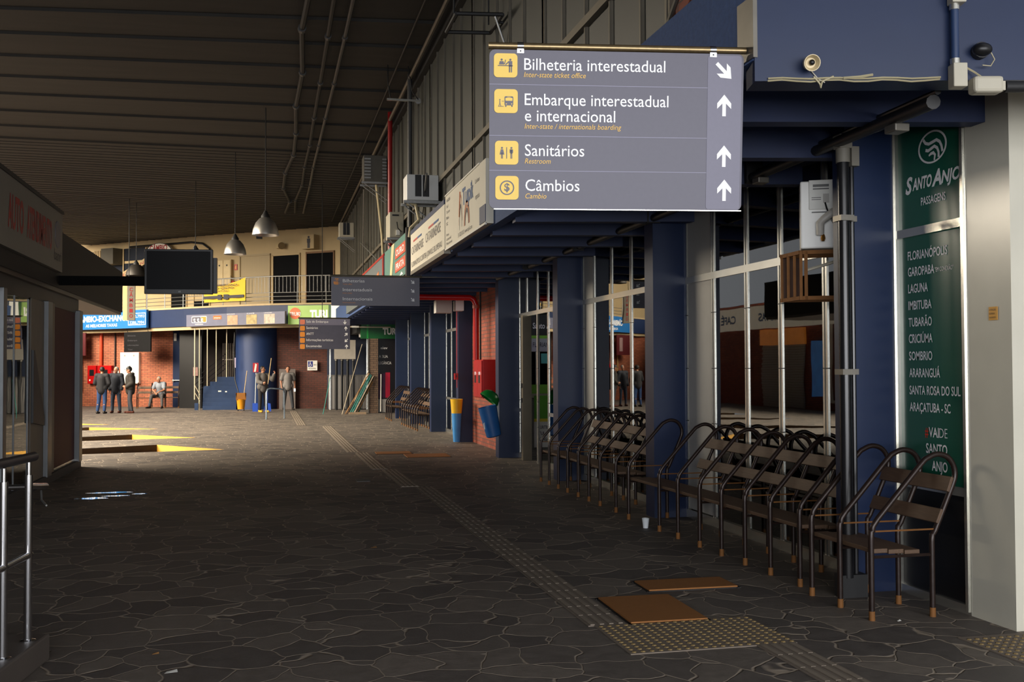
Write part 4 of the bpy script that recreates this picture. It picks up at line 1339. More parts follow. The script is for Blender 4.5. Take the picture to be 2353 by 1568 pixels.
# ------------------------------------------------------------------ pendant lamps following the curve of the hall
dome_m = mat('spun_aluminium', (186, 182, 176), 0.36, 0.85, var=0.1)
def lamp(loc, label, r=0.30, dome_m=dome_m):
    root = thing('pendant_lamp', label, 'lamp', loc, 0, 'dome lamps along the hall')
    M().lathe([(r, 0), (r * 1.0, 0.02), (r * 0.93, 0.14), (r * 0.74, 0.28), (r * 0.46, 0.38), (r * 0.34, 0.40), (r * 0.33, 0.39), (r * 0.7, 0.26), (r * 0.96, 0.02), (r, 0)], n=32).obj('lamp_shade', dome_m, root, True)
    M().lathe([(0, 0.38), (0.10, 0.385), (0.10, 0.44), (0.06, 0.5), (0.03, 0.56), (0, 0.56)], n=16).obj('cap', dark_paint, root, True)
    M().lathe([(0, 0.12), (0.05, 0.16), (0.055, 0.24), (0.03, 0.33), (0.03, 0.39), (0, 0.39)], n=14).obj('bulb', white, root, True)
    M().cyl((0, 0, 0.55), (0, 0, 7.63 - loc[2]), 0.012, n=6).obj('rod', dark_paint, root, True)
lamp((-0.04, 24.4, 4.68), 'big aluminium dome pendant lamp, first of the row from the facade')
lamp((-0.86, 29.6, 4.78), 'aluminium dome pendant lamp second from the facade, before the yellow banner')
lamp((-2.22, 34.5, 5.0), 'dome pendant lamp hidden behind the television')
lamp((-4.57, 39.4, 4.98), 'dark dome pendant lamp over the cream blade sign', 0.36, mat('shadowed_dome', (60, 56, 52), 0.5, 0.5))  # same dome as the others, its shadow put into a darker colour

# television on an arm from the kiosk canopy
tv = thing('television', 'black flat television hung on a bar at the end of the kiosk canopy', 'television', (-1.30, 16.5, 2.77), -5)
M().box(-0.50, 0.50, -0.03, 0.03, 0, 0.68).obj('case', black, tv, bevel=0.008)
M().box(-0.465, 0.465, -0.034, -0.029, 0.07, 0.65).obj('screen', mat('dead_screen', (9, 10, 13), 0.5, var=0.1, spec=0.15), tv)
lettering(tv, [('LG', 0.0, 0.028, 0.03, 0.02)], galv, -0.034)
M().box(-0.42, 0.55, 0.03, 0.12, 0.02, 0.56).obj('back_case', black, tv)
M().box(-1.74, -0.3, 0.05, 0.13, 0.13, 0.27).obj('bar', mat('flat_black', (9, 9, 9), 0.8, spec=0.1), tv)
M().cyl((0.22, 0.08, 0.56), (0.22, 0.08, 0.74), 0.02, n=8).obj('mount_knob', dark_paint, tv)
grey_dirty = mat('dirty_grey_plastic', (120, 116, 106), 0.55, var=0.15)

# ------------------------------------------------------------------ boards on the canopy fascia (local x runs towards the camera)
def fascia_board(y_far, y_near, z0, z1, label, face, off=0.05):
    root = thing('fascia_board', label, 'sign', (CX - off, y_far, z0), -90)
    M().box(0, y_far - y_near, -0.04, off, 0, z1 - z0).obj('panel', face, root)
    return root


cream_board = mat('cream_board', (236, 230, 212), 0.42, var=0.05, scale=4)
b1 = fascia_board(14.30, 11.55, 3.28, 4.02, 'tall cream fascia board with a striped arch emblem, next to the large direction sign', cream_board)
M().box(0, 2.4, -0.05, -0.03, 0.735, 0.755).obj('frame_edge', white, b1)
M().box(0, 2.75, -0.05, -0.03, -0.015, 0.01).obj('frame_edge', white, b1)
mb = M()
for kx, (ro, ri) in enumerate(((0.30, 0.265), (0.25, 0.215))):
    mb.ring(1.60, 0.14, ro, ri, -0.043, 24, 0, 180, 0.62)
mb.ring(1.18, 0.16, 0.42, 0.385, -0.043, 20, 10, 175, 0.30)
mb.tube([(1.10, -0.043, 0.30), (1.16, -0.043, 0.62)], 0.012, 5)
mb.obj('stripe_emblem', mat('orange_stripe', (196, 116, 64), 0.5), b1)
mb = M()
mb.ring(1.60, 0.14, 0.205, 0.155, -0.043, 24, 0, 180, 0.62)
mb.ring(1.18, 0.10, 0.36, 0.31, -0.043, 20, 10, 175, 0.25)
mb.obj('stripe_emblem', letter_dark, b1)
lettering(b1, [('Tupi', 1.30, 0.42, 0.62, 0.20, 0.03), ('k', 1.92, 0.42, 0.1, 0.2, 0.03)], mat('blue_lettering', (40, 84, 140), 0.5), -0.043)
lettering(b1, [('VIAGENS', 0.1, 0.64, 0.30, 0.04), ('Sul', 0.1, 0.56, 0.14, 0.04), ('Turismo', 0.1, 0.48, 0.28, 0.04), ('Rio', 0.1, 0.40, 0.2, 0.04), ('SC', 0.1, 0.32, 0.12, 0.04),
               ('Praia', 0.1, 0.17, 0.2, 0.035), ('Litoral', 0.1, 0.11, 0.36, 0.035), ('Paraná', 0.1, 0.05, 0.45, 0.035), ('51 3225.1212  www.tupik.com', 1.0, 0.05, 0.95, 0.05),
               ('Linhas', 2.15, 0.55, 0.25, 0.05), ('especiais', 2.15, 0.36, 0.25, 0.06)], letter_dark, -0.043)
M().box(2.42, 2.75, -0.048, -0.04, 0.02, 0.22).obj('corner_sticker', mat('navy_sticker', (36, 52, 90), 0.5), b1)
b2 = fascia_board(17.90, 14.38, 3.30, 3.93, 'wide cream fascia board with red and blue dashes over two rows of lettering', cream_board)
M().box(0, 3.5, -0.045, 0.05, 0.63, 0.70).obj('top_strip', navy, b2)
M().box(0, 3.5, -0.045, 0.05, -0.06, 0.0).obj('bottom_strip', alu_dull, b2)
lettering(b2, [('CATARINENSE', 0.15, 0.27, 1.35, 0.13), ('CATARINENSE', 1.75, 0.29, 1.45, 0.14), ('FLORIANÓPOLIS CURITIBA JOINVILLE BLUMENAU', 0.12, 0.06, 3.2, 0.085)], mat('grey_lettering', (104, 100, 100), 0.6), -0.043)
mb, mc_ = M(), M()
for x0 in (0.35, 2.05):
    mb.plate([(x0, 0.47), (x0 + 0.5, 0.47), (x0 + 0.52, 0.50), (x0 + 0.02, 0.50)], -0.045, -0.04)
    mc_.plate([(x0 + 0.5, 0.47), (x0 + 0.95, 0.47), (x0 + 0.97, 0.50), (x0 + 0.52, 0.50)], -0.045, -0.04)
mb.obj('red_dash', mat('dash_red', (190, 70, 60), 0.5), b2)
mc_.obj('blue_dash', MATS['blue_lettering'], b2)
b3 = fascia_board(21.9, 18.28, 3.32, 4.06, 'teal fascia board with two orange red lettered panels', mat('teal_board', (84, 132, 122), 0.45, var=0.15), 0.06)
M().box(3.5, 3.66, -0.06, 0.06, -0.06, 0.80).obj('end_post', black, b3)
for z0, t_ in ((0.40, 'OURO'), (0.14, 'PRATA')):
    M().box(1.9, 3.42, -0.05, -0.04, z0, z0 + 0.2).obj('red_panel', mat('orange_red_panel', (214, 84, 50), 0.5), b3)
    lettering(b3, [(t_, 2.05, z0 + 0.045, 1.2, 0.11, 0.02)], letter_white, -0.053)
M().plate([(0.9, 0.0), (1.25, 0.0), (1.75, 0.74), (1.3, 0.74)], -0.048, -0.04).obj('cream_swoosh', mat('swoosh_cream', (226, 206, 160), 0.5), b3)
M().plate([(2.6, 0.03), (3.1, 0.03), (2.85, 0.09)], -0.048, -0.04).obj('white_mark', letter_white, b3)
b4 = fascia_board(33.0, 22.1, 3.34, 4.02, 'slate fascia board with white and orange marks beyond the red post', mat('slate_board', (96, 106, 110), 0.45, var=0.2), 0.05)
M().box(10.7, 10.85, -0.06, 0.06, -0.05, 0.72).obj('red_post', red_paint, b4)
M().plate([(6.5, 0.1), (8.6, 0.30), (8.8, 0.38), (6.7, 0.18)], -0.048, -0.04).obj('white_mark', letter_white, b4)
M().plate([(9.0, 0.05), (10.0, 0.05), (9.8, 0.45), (9.4, 0.4)], -0.048, -0.04).obj('orange_mark', mat('orange_mark', (214, 120, 60), 0.5), b4)
M().box(0, 10.9, -0.05, 0.05, 0.68, 0.73).obj('top_strip', red_paint, b4)

# gutter pipe on the near canopy top
solo(M().tube([(2.92, 7.1, 4.35), (2.92, 7.3, 4.2), (2.90, 9.5, 4.06)], 0.022, 8), 'gutter_pipe', alu_dull, 'thin pale pipe on the canopy top behind the large direction sign', 'pipe', smooth=True)

# air conditioners on the upper windows
def ac_box(loc, wx, dy, hz, label, m_, kind):
    root = thing('air_conditioner', label, 'air conditioner', loc, 0, 'air conditioners on the upper windows')
    M().box(-wx, 0, 0, dy, 0, hz).obj('body', m_, root, bevel=0.012)
    if kind == 'slots':
        for x0 in (-wx * 0.74, -wx * 0.50):
            M().box(x0, x0 + wx * 0.2, -0.012, 0, hz * 0.14, hz * 0.98).obj('vent', black, root)
    elif kind == 'plain':
        M().box(-wx * 0.82, -wx * 0.35, -0.008, 0, hz * 0.84, hz * 0.9).obj('label', black, root)
        M().box(-wx * 0.55, -wx * 0.30, -0.05, 0, hz * 0.08, hz * 0.28).obj('valve_cover', ac_white, root)
        M().tube([(-wx * 0.5, -0.03, hz * 0.6), (-wx * 0.45, -0.06, hz * 0.35), (-wx * 0.2, -0.05, hz * 0.22)], 0.012, 5).obj('hose', dark_paint, root)
    else:
        mb = M()
        for i in range(7):
            mb.box(-wx * 0.97, -wx * 0.70, -0.02, 0, hz * (0.10 + 0.12 * i), hz * (0.16 + 0.12 * i))
            mb.box(-wx * 0.20, -0.01, -0.02, 0, hz * (0.10 + 0.12 * i), hz * (0.16 + 0.12 * i))
        mb.obj('grille', galv, root)
    for y0 in (0.06, dy - 0.06):
        M().box(-wx - 0.05, 0.05, y0 - 0.02, y0 + 0.02, -0.05, 0).obj('bracket', galv, root)
        M().cyl((-wx, y0, -0.03), (0.05, y0, -0.48), 0.014, n=6).obj('strut', galv, root)
    return root
a1 = ac_box((2.93, 18.1, 4.58), 0.56, 0.5, 0.45, 'off-white window air conditioner with two black slots over the cream lettered board', ac_white, 'slots')
M().tube([(-0.55, 0.1, -0.06), (-0.4, 0.05, -0.08), (-0.35, 0.0, -0.35), (-0.5, 0.0, -0.5), (-0.52, 0, -0.66)], 0.03, 7).obj('drain_hose', mat('cream_hose', (206, 190, 150), 0.5), a1, True)
a2 = ac_box((2.93, 22.9, 4.52), 0.31, 0.75, 0.56, 'narrow beige condenser beside the red riser pipe', ac_beige, 'plain')
a3 = ac_box((2.93, 26.2, 6.33), 0.58, 0.55, 0.66, 'grilled grey air conditioner high behind the red riser pipe', mat('ac_dark_grey', (86, 84, 78), 0.6), 'grille')  # casing in a darker grey than the other units
M().tube([(-0.25, 0.2, -0.05), (-0.2, 0.2, -0.5), (-0.1, 0.3, -1.3), (-0.05, 0.3, -2.2)], 0.03, 7).obj('drain_hose', MATS['cream_hose'], a3, True)
a4 = ac_box((2.93, 36.5, 6.2), 0.5, 0.5, 0.5, 'distant window air conditioner with dark slot near the end wall', ac_beige, 'slots')
solo(M().cyl((2.78, 24.2, 3.9), (2.78, 24.2, 7.7), 0.055, n=12), 'fire_riser', mat('deep_red_pipe', (150, 14, 16), 0.35), 'thick dark red riser pipe on the upper windows', 'pipe', smooth=True)
solo(M().cyl((2.76, 20.6, 4.0), (2.76, 20.6, 7.5), 0.05, n=10), 'downpipe', mat('dark_grey_pipe', (62, 62, 62), 0.5), 'dark grey downpipe on the upper windows above the slotted air conditioner', 'pipe', smooth=True)
for i, (ya, za, yb, zb, lab) in enumerate(((25.5, 4.3, 33.0, 5.6, 'slanting stay bar over the teal board'), (17.3, 4.9, 19.6, 4.4, 'slanting stay bar across the slotted air conditioner'),
                                           (29.0, 6.6, 32.0, 4.6, 'slanting stay bar under the grilled air conditioner'))):
    solo(M().cyl((2.6, ya, za), (2.85, yb, zb), 0.016, n=6), 'stay_bar', galv, lab, 'bar', smooth=True)
# conduits under the ceiling
def wob(x, y0, y1, z, n_, amp, seed):
    rr = random.Random(seed)
    return [(x + (rr.uniform(-amp, amp) if 0 < i < n_ else 0), y0 + (y1 - y0) * i / n_, z) for i in range(n_ + 1)]
for pts, r_, mt_, lab in ((wob(0.66, 15.5, 40, 7.5, 9, 0.16, 3), 0.05, dark_paint, 'black sagging conduit under the ceiling, first of three from the kiosk side'),
                          (wob(1.02, 15.5, 40, 7.5, 8, 0.07, 5), 0.04, dark_paint, 'dark jointed conduit under the ceiling, in the middle of the group of three'),
                          (wob(1.32, 15.5, 40, 7.5, 8, 0.02, 6), 0.035, MATS['dark_grey_pipe'], 'straight grey conduit under the ceiling beside the two sagging ones'),
                          ([(2.44, 14.5, 7.5), (2.5, 42, 7.5)], 0.022, dark_paint, 'thin black conduit under the ceiling close to the upper windows'),
                          ([(2.74, 14.5, 7.42), (2.84, 42, 7.42)], 0.04, mat('grey_conduit', (104, 98, 88), 0.5, 0.3), 'pale conduit under the ceiling along the upper windows')):
    root = thing('ceiling_conduit', lab, 'conduit', (pts[0][0], pts[0][1], pts[0][2]))
    o_ = Vector(pts[0])
    M().tube([Vector(p) - o_ for p in pts], r_, 7).obj('pipe', mt_, root, True)
    for p in pts[1:-1]:
        q = Vector(p) - o_
        M().cyl((q.x, q.y - 0.06, q.z), (q.x, q.y + 0.06, q.z), r_ * 1.5, n=8).obj('coupling', MATS['dark_grey_pipe'], root, True)
fl_ = thing('ceiling_frame', 'black empty floodlight frame hung before the upper windows', 'frame', (2.32, 12.9, 6.12))
for p_, q_ in (((0, 0, 0), (0.60, 0, 0.03)), ((0.60, 0, 0.03), (0.60, 0.75, 0.03)), ((0.60, 0.75, 0.03), (0, 0.75, 0)), ((0, 0.75, 0), (0, 0, 0))):
    M().cyl(p_, q_, 0.025, n=6).obj('bar', dark_paint, fl_)
for x0, y0 in ((0.04, 0.4), (0.5, 0.4)):
    M().cyl((x0, y0, 0.02), (x0, y0, 1.5), 0.012, n=6).obj('hanger', dark_paint, fl_)
M().cyl((0.5, 0.0, 0.0), (0.66, 0.1, -0.35), 0.014, n=6).obj('stay', galv, fl_)
M().cyl((0.58, 0.3, 0.03), (0.70, 0.3, 0.03), 0.02, n=6).obj('wall_arm', dark_paint, fl_)
cr = thing('cable_bracket', 'small steel bracket with hanging cables near the ceiling at the windows', 'bracket', (2.9, 20.4, 6.9))
M().box(-0.62, 0.05, -0.02, 0.02, 0, 0.04).obj('arm', alu, cr)
M().cyl((0, 0, 0.02), (0, 0.02, 0.02), 0.06, n=12).obj('plate', galv, cr)
M().tube([(-0.55, 0, 0.04), (-0.6, 0, 0.35), (-0.6, 0, 0.7)], 0.012, 5).obj('cable', dark_paint, cr)
M().tube([(0, 0, 0.05), (-0.12, 0, 0.2), (-0.2, 0, 0.7)], 0.012, 5).obj('cable', dark_paint, cr)

# ------------------------------------------------------------------ pipes, lights and boxes at the near canopy end
EB = CY0 - 0.02
def beam_thing(name, label, cat, s_, z):
    o = thing(name, label, cat, BM(s_) + (z,), BA)
    o.scale = (0.86, 0.86, 0.86)
    return o
spl = beam_thing('spotlight', 'small round cream spotlight on the blue canopy end beam', 'spotlight', 0.28, 3.228)
M().tube([(0, 0, 0), (0, -0.03, 0)], 0.03, 14).obj('base', ac_beige, spl, True)
mb = M().lathe([(0.022, -0.02), (0.045, 0.0), (0.05, 0.05), (0.046, 0.05), (0.03, 0.012), (0.0, 0.01)], n=20)
mb.move(Matrix.Translation((0, -0.05, 0)) @ Matrix.Rotation(R(105), 4, 'X'))
mb.obj('bowl', mat('spot_cream', (214, 196, 156), 0.4), spl, True)
mb = M().ball((0.004, -0.075, -0.004), 0.018, (1, 1, 1), 10)
mb.obj('lens', black, spl, True)
M().tube([(0.02, -0.01, -0.04), (0.06, -0.005, -0.085), (0.10, -0.01, -0.11)], 0.004, 5).obj('cable', ac_beige, spl)
cbx = beam_thing('cable_run', 'pale cables tied along the lower edge of the blue end beam', 'cable', 0.05, 3.156)
for dz, wv in ((0.0, 0.004), (-0.012, 0.007)):
    M().tube([(0.02 + 0.088 * i, -0.012 - dz, dz + wv * math.sin(i * 1.7)) for i in range(13)], 0.0055, 5).obj('cable', mat('pale_cable', (170, 160, 128), 0.5), cbx)
M().tube([(0.30, -0.012, 0.01), (0.335, -0.016, -0.035), (0.34, -0.014, -0.06), (0.35, -0.016, -0.02), (0.42, -0.012, 0.012)], 0.006, 5).obj('loop', MATS['pale_cable'], cbx)
M().tube([(0.48, -0.014, 0.0), (0.58, -0.02, 0.006), (0.66, -0.014, 0.02)], 0.008, 5).obj('loop', MATS['pale_cable'], cbx)
cj = beam_thing('conduit_riser', 'dark upright conduit with grey junction boxes on the blue end beam', 'conduit', 1.04, 3.075)
for q_ in (cj,):
    q_.location.x, q_.location.y = BM(1.04, 0.04)
M().cyl((0, 0, 0.1), (0, 0, 1.0), 0.024, n=12).obj('pipe', mat('navy_pipe', (40, 58, 92), 0.4), cj, True)
M().box(-0.03, 0.055, -0.05, 0.04, 0.02, 0.165).obj('box', ac_beige, cj, bevel=0.006)
M().cyl((0, 0, 0.165), (0, 0, 0.2), 0.03, n=12).obj('collar', alu, cj, True)
M().cyl((0, 0, 0.50), (0, 0, 0.535), 0.03, n=12).obj('collar', alu, cj, True)
M().box(-0.03, 0.055, -0.05, 0.04, 0.535, 0.66).obj('box', ac_beige, cj, bevel=0.006)
bl2 = beam_thing('bulkhead_light', 'boxy pale bulkhead light beside the junction box on the end beam', 'light', 1.195, 3.058)
bl2.location.x, bl2.location.y = BM(1.195, 0.05)
M().box(-0.095, 0.085, -0.06, 0.05, 0.0, 0.10).obj('body', ac_beige, bl2, bevel=0.02)
M().box(0.085, 0.10, -0.04, 0.03, 0.015, 0.07).obj('end_cap', ac_beige, bl2)
M().tube([(-0.02, 0, 0.1), (-0.06, 0.02, 0.14), (-0.12, 0.03, 0.18)], 0.006, 5).obj('cable', MATS['pale_cable'], bl2)
dl = beam_thing('camera_dome', 'small dark camera with a looped wire on the blue end beam', 'camera', 1.18, 3.268)
dl.location.x, dl.location.y = BM(1.18, 0.045)
M().ball((0, 0, 0.03), 0.055, (1.1, 0.9, 0.75), 14).obj('dome', black, dl, True)
M().cyl((0, 0.0, 0.03), (0, 0.05, 0.03), 0.05, n=14).obj('mount', dark_paint, dl)
M().tube([(0.05, 0, 0.02), (0.075, 0, -0.03), (0.05, 0, -0.07), (0.0, 0, -0.065)], 0.004, 5).obj('wire', MATS['pale_cable'], dl)
solo(M().cyl(BM(1.30, 0.035) + (3.10,), BM(6.0, 0.035) + (3.11,), 0.03, n=10), 'conduit_pipe', dark_paint, 'dark conduit running past the bulkhead light above the white pillar', 'pipe', smooth=True)
lr = thing('service_pipe', 'long black service pipe slung under the canopy from the end beam along the windows', 'pipe', (3.56, 5.02, 3.09))
M().tube([(0, 0, 0), (0.45, 1.80, 0.17), (0.48, 3.0, 0.17), (0.50, 5.6, 0.16), (0.54, 13.6, 0.18)], 0.040, 10).obj('pipe', mat('soot_black_pipe', (22, 21, 22), 0.5), lr, True)
M().tube([(0.03, 0, 0.06), (0.48, 1.80, 0.23), (0.53, 3.0, 0.23), (0.55, 5.6, 0.22), (0.59, 13.6, 0.24)], 0.018, 8).obj('cable', black, lr, True)
for yq, zq in ((3.2, 0.17), (5.6, 0.16), (8.4, 0.17), (11.2, 0.18)):
    M().box(0.43, 0.58, yq - 0.02, yq + 0.02, zq - 0.05, zq + 0.2).obj('clip', dark_paint, lr)
for xq, yq, zq in ((0.17, 0.62, 0.0), (0.46, 3.0, 0.11)):
    M().box(xq - 0.05, xq + 0.05, yq - 0.08, yq + 0.04, zq - 0.03, zq + 0.02).obj('junction_box', alu_dull, lr, bevel=0.008)
bp_ = thing('drain_riser', 'thick black riser pipe with grey collars standing on the blue pillar beside the white condenser', 'pipe', (4.02, 6.72, 0))
M().cyl((0, 0, 0.14), (0, 0, 3.22), 0.042, n=14).obj('pipe', mat('gloss_black_pipe', (26, 26, 28), 0.25), bp_, True)
M().cyl((0.085, 0.03, 0.1), (0.085, 0.03, 3.2), 0.017, n=8).obj('conduit', MATS['gloss_black_pipe'], bp_, True)
for zq in (1.42, 2.52):
    M().box(-0.05, 0.055, -0.052, 0.06, zq + 0.16, zq + 0.20).obj('collar', alu_dull, bp_)
    M().box(0.062, 0.108, 0.0, 0.06, zq + 0.16, zq + 0.20).obj('collar', alu_dull, bp_)
M().box(-0.05, 0.05, -0.05, 0.05, 3.2, 3.30).obj('junction_box', grey_dirty, bp_, bevel=0.006)
M().cyl((0, 0, 3.1), (0, 0, 3.2), 0.05, n=14).obj('coupling', grey_dirty, bp_, True)
M().box(0.06, 0.12, -0.02, 0.05, 3.08, 3.22).obj('small_box', grey_dirty, bp_)
M().box(-0.06, 0.14, -0.03, 0.08, 0, 0.16).obj('base', dark_paint, bp_)

# condenser with its bracket
ou = thing('condenser_unit', 'white outdoor condenser on a rusty bracket in front of the shop window', 'air conditioner', (4.14, 7.32, 2.555), -27)
M().box(-0.115, 0.205, 0, 0.27, 0, 0.525).obj('body', ac_white, ou, bevel=0.012)
M().box(-0.05, 0.16, -0.012, 0, 0.30, 0.53).obj('service_cover', mat('cover_white', (218, 218, 212), 0.45), ou, bevel=0.004)
mb = M()
for z0, z1, x0, x1 in ((0.475, 0.495, -0.02, 0.10), (0.455, 0.465, -0.02, 0.10), (0.39, 0.395, -0.03, 0.04), (0.375, 0.38, -0.03, 0.04), (0.275, 0.283, -0.03, 0.10)):
    mb.box(x0, x1, -0.016, -0.01, z0, z1)
mb.obj('slot', mat('slot_grey', (96, 96, 96), 0.5), ou)
M().box(0.055, 0.10, -0.018, -0.01, 0.35, 0.42).obj('terminal', grey_panel, ou)
M().tube([(0.07, -0.02, 0.35), (0.08, -0.05, 0.30), (0.12, -0.06, 0.2), (0.19, -0.05, 0.08), (0.20, -0.04, -0.04)], 0.006, 6).obj('cable', black, ou, True)
M().tube([(0.03, -0.04, 0.10), (0.03, -0.06, 0.19), (0.06, -0.07, 0.22), (0.13, -0.07, 0.27), (0.20, -0.05, 0.30), (0.25, -0.02, 0.30)], [0.03, 0.032, 0.03, 0.033, 0.03, 0.03], 10).obj('wrapped_hose', mat('wrapped_foil', (196, 192, 184), 0.45, var=0.25, scale=20), ou, True)
M().tube([(0.29, -0.06, -0.05), (0.22, -0.07, -0.10), (0.17, -0.07, -0.18), (0.165, -0.06, -0.27), (0.17, -0.04, -0.36)], [0.034, 0.036, 0.034, 0.035, 0.032], 10).obj('wrapped_hose', MATS['wrapped_foil'], ou, True)
M().lathe([(0.012, 0), (0.018, 0.02), (0.012, 0.05), (0, 0.05)], (0.05, -0.05, 0.05), 8).obj('valve', mat('brass', (170, 120, 50), 0.35, 0.9), ou, True)
for zq in (-0.045, -0.40):
    M().box(-0.13, 0.24, -0.02, 0.01, zq, zq + 0.03).obj('rail', rust, ou)
    M().box(-0.27, 0.24, 0.26, 0.29, zq, zq + 0.03).obj('rail', rust, ou)
    M().prism([(-0.13, -0.02, zq), (-0.10, -0.02, zq), (-0.24, 0.29, zq), (-0.27, 0.29, zq)], (0, 0, 0.03)).obj('rail', rust, ou)
for t_ in (0.0, 0.33, 0.66, 1.0):
    xq, yq = -0.115 - 0.14 * t_, -0.01 + 0.28 * t_
    M().box(xq - 0.011, xq + 0.011, yq - 0.011, yq + 0.011, -0.40, -0.02).obj('upright', rust, ou)
M().box(-0.09, -0.065, -0.02, 0.005, -0.40, -0.02).obj('upright', rust, ou)
M().cyl((-0.08, 0, -0.17), (0.20, 0.0, -0.09), 0.012, n=6).obj('brace', ac_beige, ou)
M().plate([(-0.10, -0.37), (-0.25, -0.37), (-0.25, -0.03), (-0.10, -0.03)], 0.275, 0.28).obj('back_sheet', mat('rust_sheet', (84, 56, 40), 0.7, var=0.3), ou)
M().cyl((0.22, 0.05, -0.03), (0.20, 0.30, -0.03), 0.016, n=8).obj('wall_arm', galv, ou)

# ------------------------------------------------------------------ wall things in the middle distance
hb = thing('hose_cabinet', 'glossy red fire hose cabinet with twin doors on the brick recess', 'cabinet', (4.42, 20.05, 1.04), -90)
M().box(-0.78, 0.05, -0.32, 0, 0, 0.76).obj('body', red_paint, hb, bevel=0.01)
for x0 in (-0.76, -0.35):
    d_ = M().box(x0, x0 + 0.39, -0.345, -0.32, 0.02, 0.74).obj('door', red_paint, hb, bevel=0.008)
    M().box(x0 + 0.12, x0 + 0.26, -0.352, -0.344, 0.3, 0.45).obj('window', black, d_)
    M().box(x0 + 0.15, x0 + 0.2, -0.36, -0.345, 0.46, 0.52).obj('latch', alu, d_)
rp = thing('fire_pipe', 'glossy red fire main dropping to the twin door cabinet on the brick recess', 'pipe', (4.15, 20.9, 1.8))
M().tube([(0, 0, 0), (0, 0, 1.12), (-0.05, 0, 1.23), (-0.13, 0, 1.27), (-2.0, 0, 1.27)], 0.06, 14).obj('pipe', red_paint, rp, True)
M().cyl((0, 0, 1.05), (0, 0, 1.12), 0.075, n=14).obj('coupling', mat('worn_red', (150, 60, 40), 0.5), rp, True)
M().cyl((0.13, 0.2, 0.0), (0.13, 0.2, 1.5), 0.02, n=8).obj('conduit', dark_paint, rp)
solo(M().cyl((4.09, 22.78, 1.2), (4.09, 22.78, 3.2), 0.012, n=6), 'thin_red_pipe', red_paint, 'thin red pipe on the blue pillar beside the recycling bin', 'pipe', smooth=True)
al = thing('alarm_button', 'small red alarm box on the blue pillar above the recycling bin', 'alarm', (4.06, 22.68, 1.38))
M().box(-0.05, 0.03, -0.05, 0.04, 0, 0.14).obj('box', red_paint, al)
M().box(-0.02, 0.0, -0.056, -0.05, 0.05, 0.1).obj('button', black, al)
sw = thing('brick_notice', 'small white notice high on the brick recess', 'notice', (4.415, 19.6, 1.95), -90)
M().box(0, 0.16, -0.012, 0, 0, 0.24).obj('sheet', white, sw)
ab = thing('junction_boxes', 'two grey boxes hung under the canopy by the red fire main', 'box', (4.1, 22.3, 2.85))
M().box(-0.55, -0.2, 0.0, 0.3, -0.02, 0.25).obj('box', grey_panel, ab)
for x0 in (-0.38, -0.03):
    M().box(x0 - 0.01, x0 + 0.01, 0.1, 0.13, 0.25, 0.60).obj('hanger', galv, ab)
M().box(-0.12, 0.06, 0.0, 0.3, 0.03, 0.25).obj('box', ac_white, ab)
tr = thing('litter_bin', 'tilted blue litter bin with open green lid hooked on the blue pillar', 'bin', (3.97, 18.36, 0.40))
mb = M()
prof = [(0.10, 0.0), (0.135, 0.02), (0.17, 0.56), (0.165, 0.56), (0.125, 0.05), (0, 0.04)]
mb.lathe([(0, 0)] + prof, n=24)
mb.move(Matrix.Rotation(R(-13), 4, 'Y') @ Matrix.Diagonal((1.0, 0.9, 1, 1)))
mb.obj('bin', mat('bin_blue', (34, 92, 156), 0.4, var=0.15), tr, True)
mb = M().lathe([(0.19, 0), (0.19, 0.03), (0.15, 0.12), (0.08, 0.17), (0, 0.18), ], n=24)
mb.lathe([(0.19, 0), (0.14, 0.08), (0, 0.12)], n=24)
mb.move(Matrix.Translation((-0.10, 0, 0.66)) @ Matrix.Rotation(R(38), 4, 'Y'))
mb.obj('lid', mat('lid_green', (14, 104, 40), 0.35), tr, True)
M().box(0.06, 0.135, 0.18, 0.24, 0.1, 0.62).obj('bracket', galv, tr)
M().box(0.0, 0.10, 0.05, 0.24, 0.3, 0.34).obj('bracket', galv, tr)
M().plate([(-0.20, 0.14), (-0.18, 0.14), (-0.20, 0.26), (-0.215, 0.24)], -0.10, -0.085).obj('sticker', white, tr)
rc = thing('recycling_bin', 'tall narrow bin with yellow top and light blue lower half', 'bin', (4.02, 22.45, 0.03))
M().lathe([(0, 0.0), (0.075, 0.0), (0.11, 0.62), (0, 0.62)], n=20).obj('lower_body', mat('bin_light_blue', (70, 150, 220), 0.35, var=0.2), rc, True)
M().lathe([(0.11, 0.62), (0.135, 0.90), (0.14, 0.93), (0.12, 0.93), (0.1, 0.7), (0, 0.7)], n=20).obj('upper_body', mat('bin_yellow', (238, 190, 36), 0.4), rc, True)
M().box(-0.02, 0.08, 0.06, 0.2, 0.5, 0.6).obj('bracket', galv, rc)

# doorway of the ticket shop: post, open leaf and posters inside
dj = M()
dj.box(4.40, 4.56, 17.93, 18.05, 0, 2.57)
struct(dj, 'door_6', mat('door_post_brown', (120, 112, 96), 0.4, 0.6, var=0.2))
for zq in (1.02, 1.28):
    M().box(4.38, 4.42, 17.96, 18.0, zq, zq + 0.08).obj('lock', black, bpy.data.objects['door_6'])
ps = thing('ticket_counter', 'ticket counter front with green and white posters inside the open shop door', 'counter', (5.28, 20.2, 0))
M().box(-0.4, 1.5, 0, 0.5, 0.0, 1.02).obj('front_panel', mat('counter_grey', (120, 118, 112), 0.6), ps)
M().box(-0.35, 1.5, -0.02, 0, 1.12, 1.30).obj('green_band', mat('lime_band', (120, 180, 60), 0.5), ps)
M().box(-0.1, 1.5, -0.03, 0, 0.62, 1.08).obj('green_poster', mat('green_poster', (96, 170, 50), 0.5), ps)
M().box(-0.1, 1.5, -0.04, 0, 0.56, 0.62).obj('yellow_strip', mat('yellow_strip', (226, 206, 60), 0.5), ps)
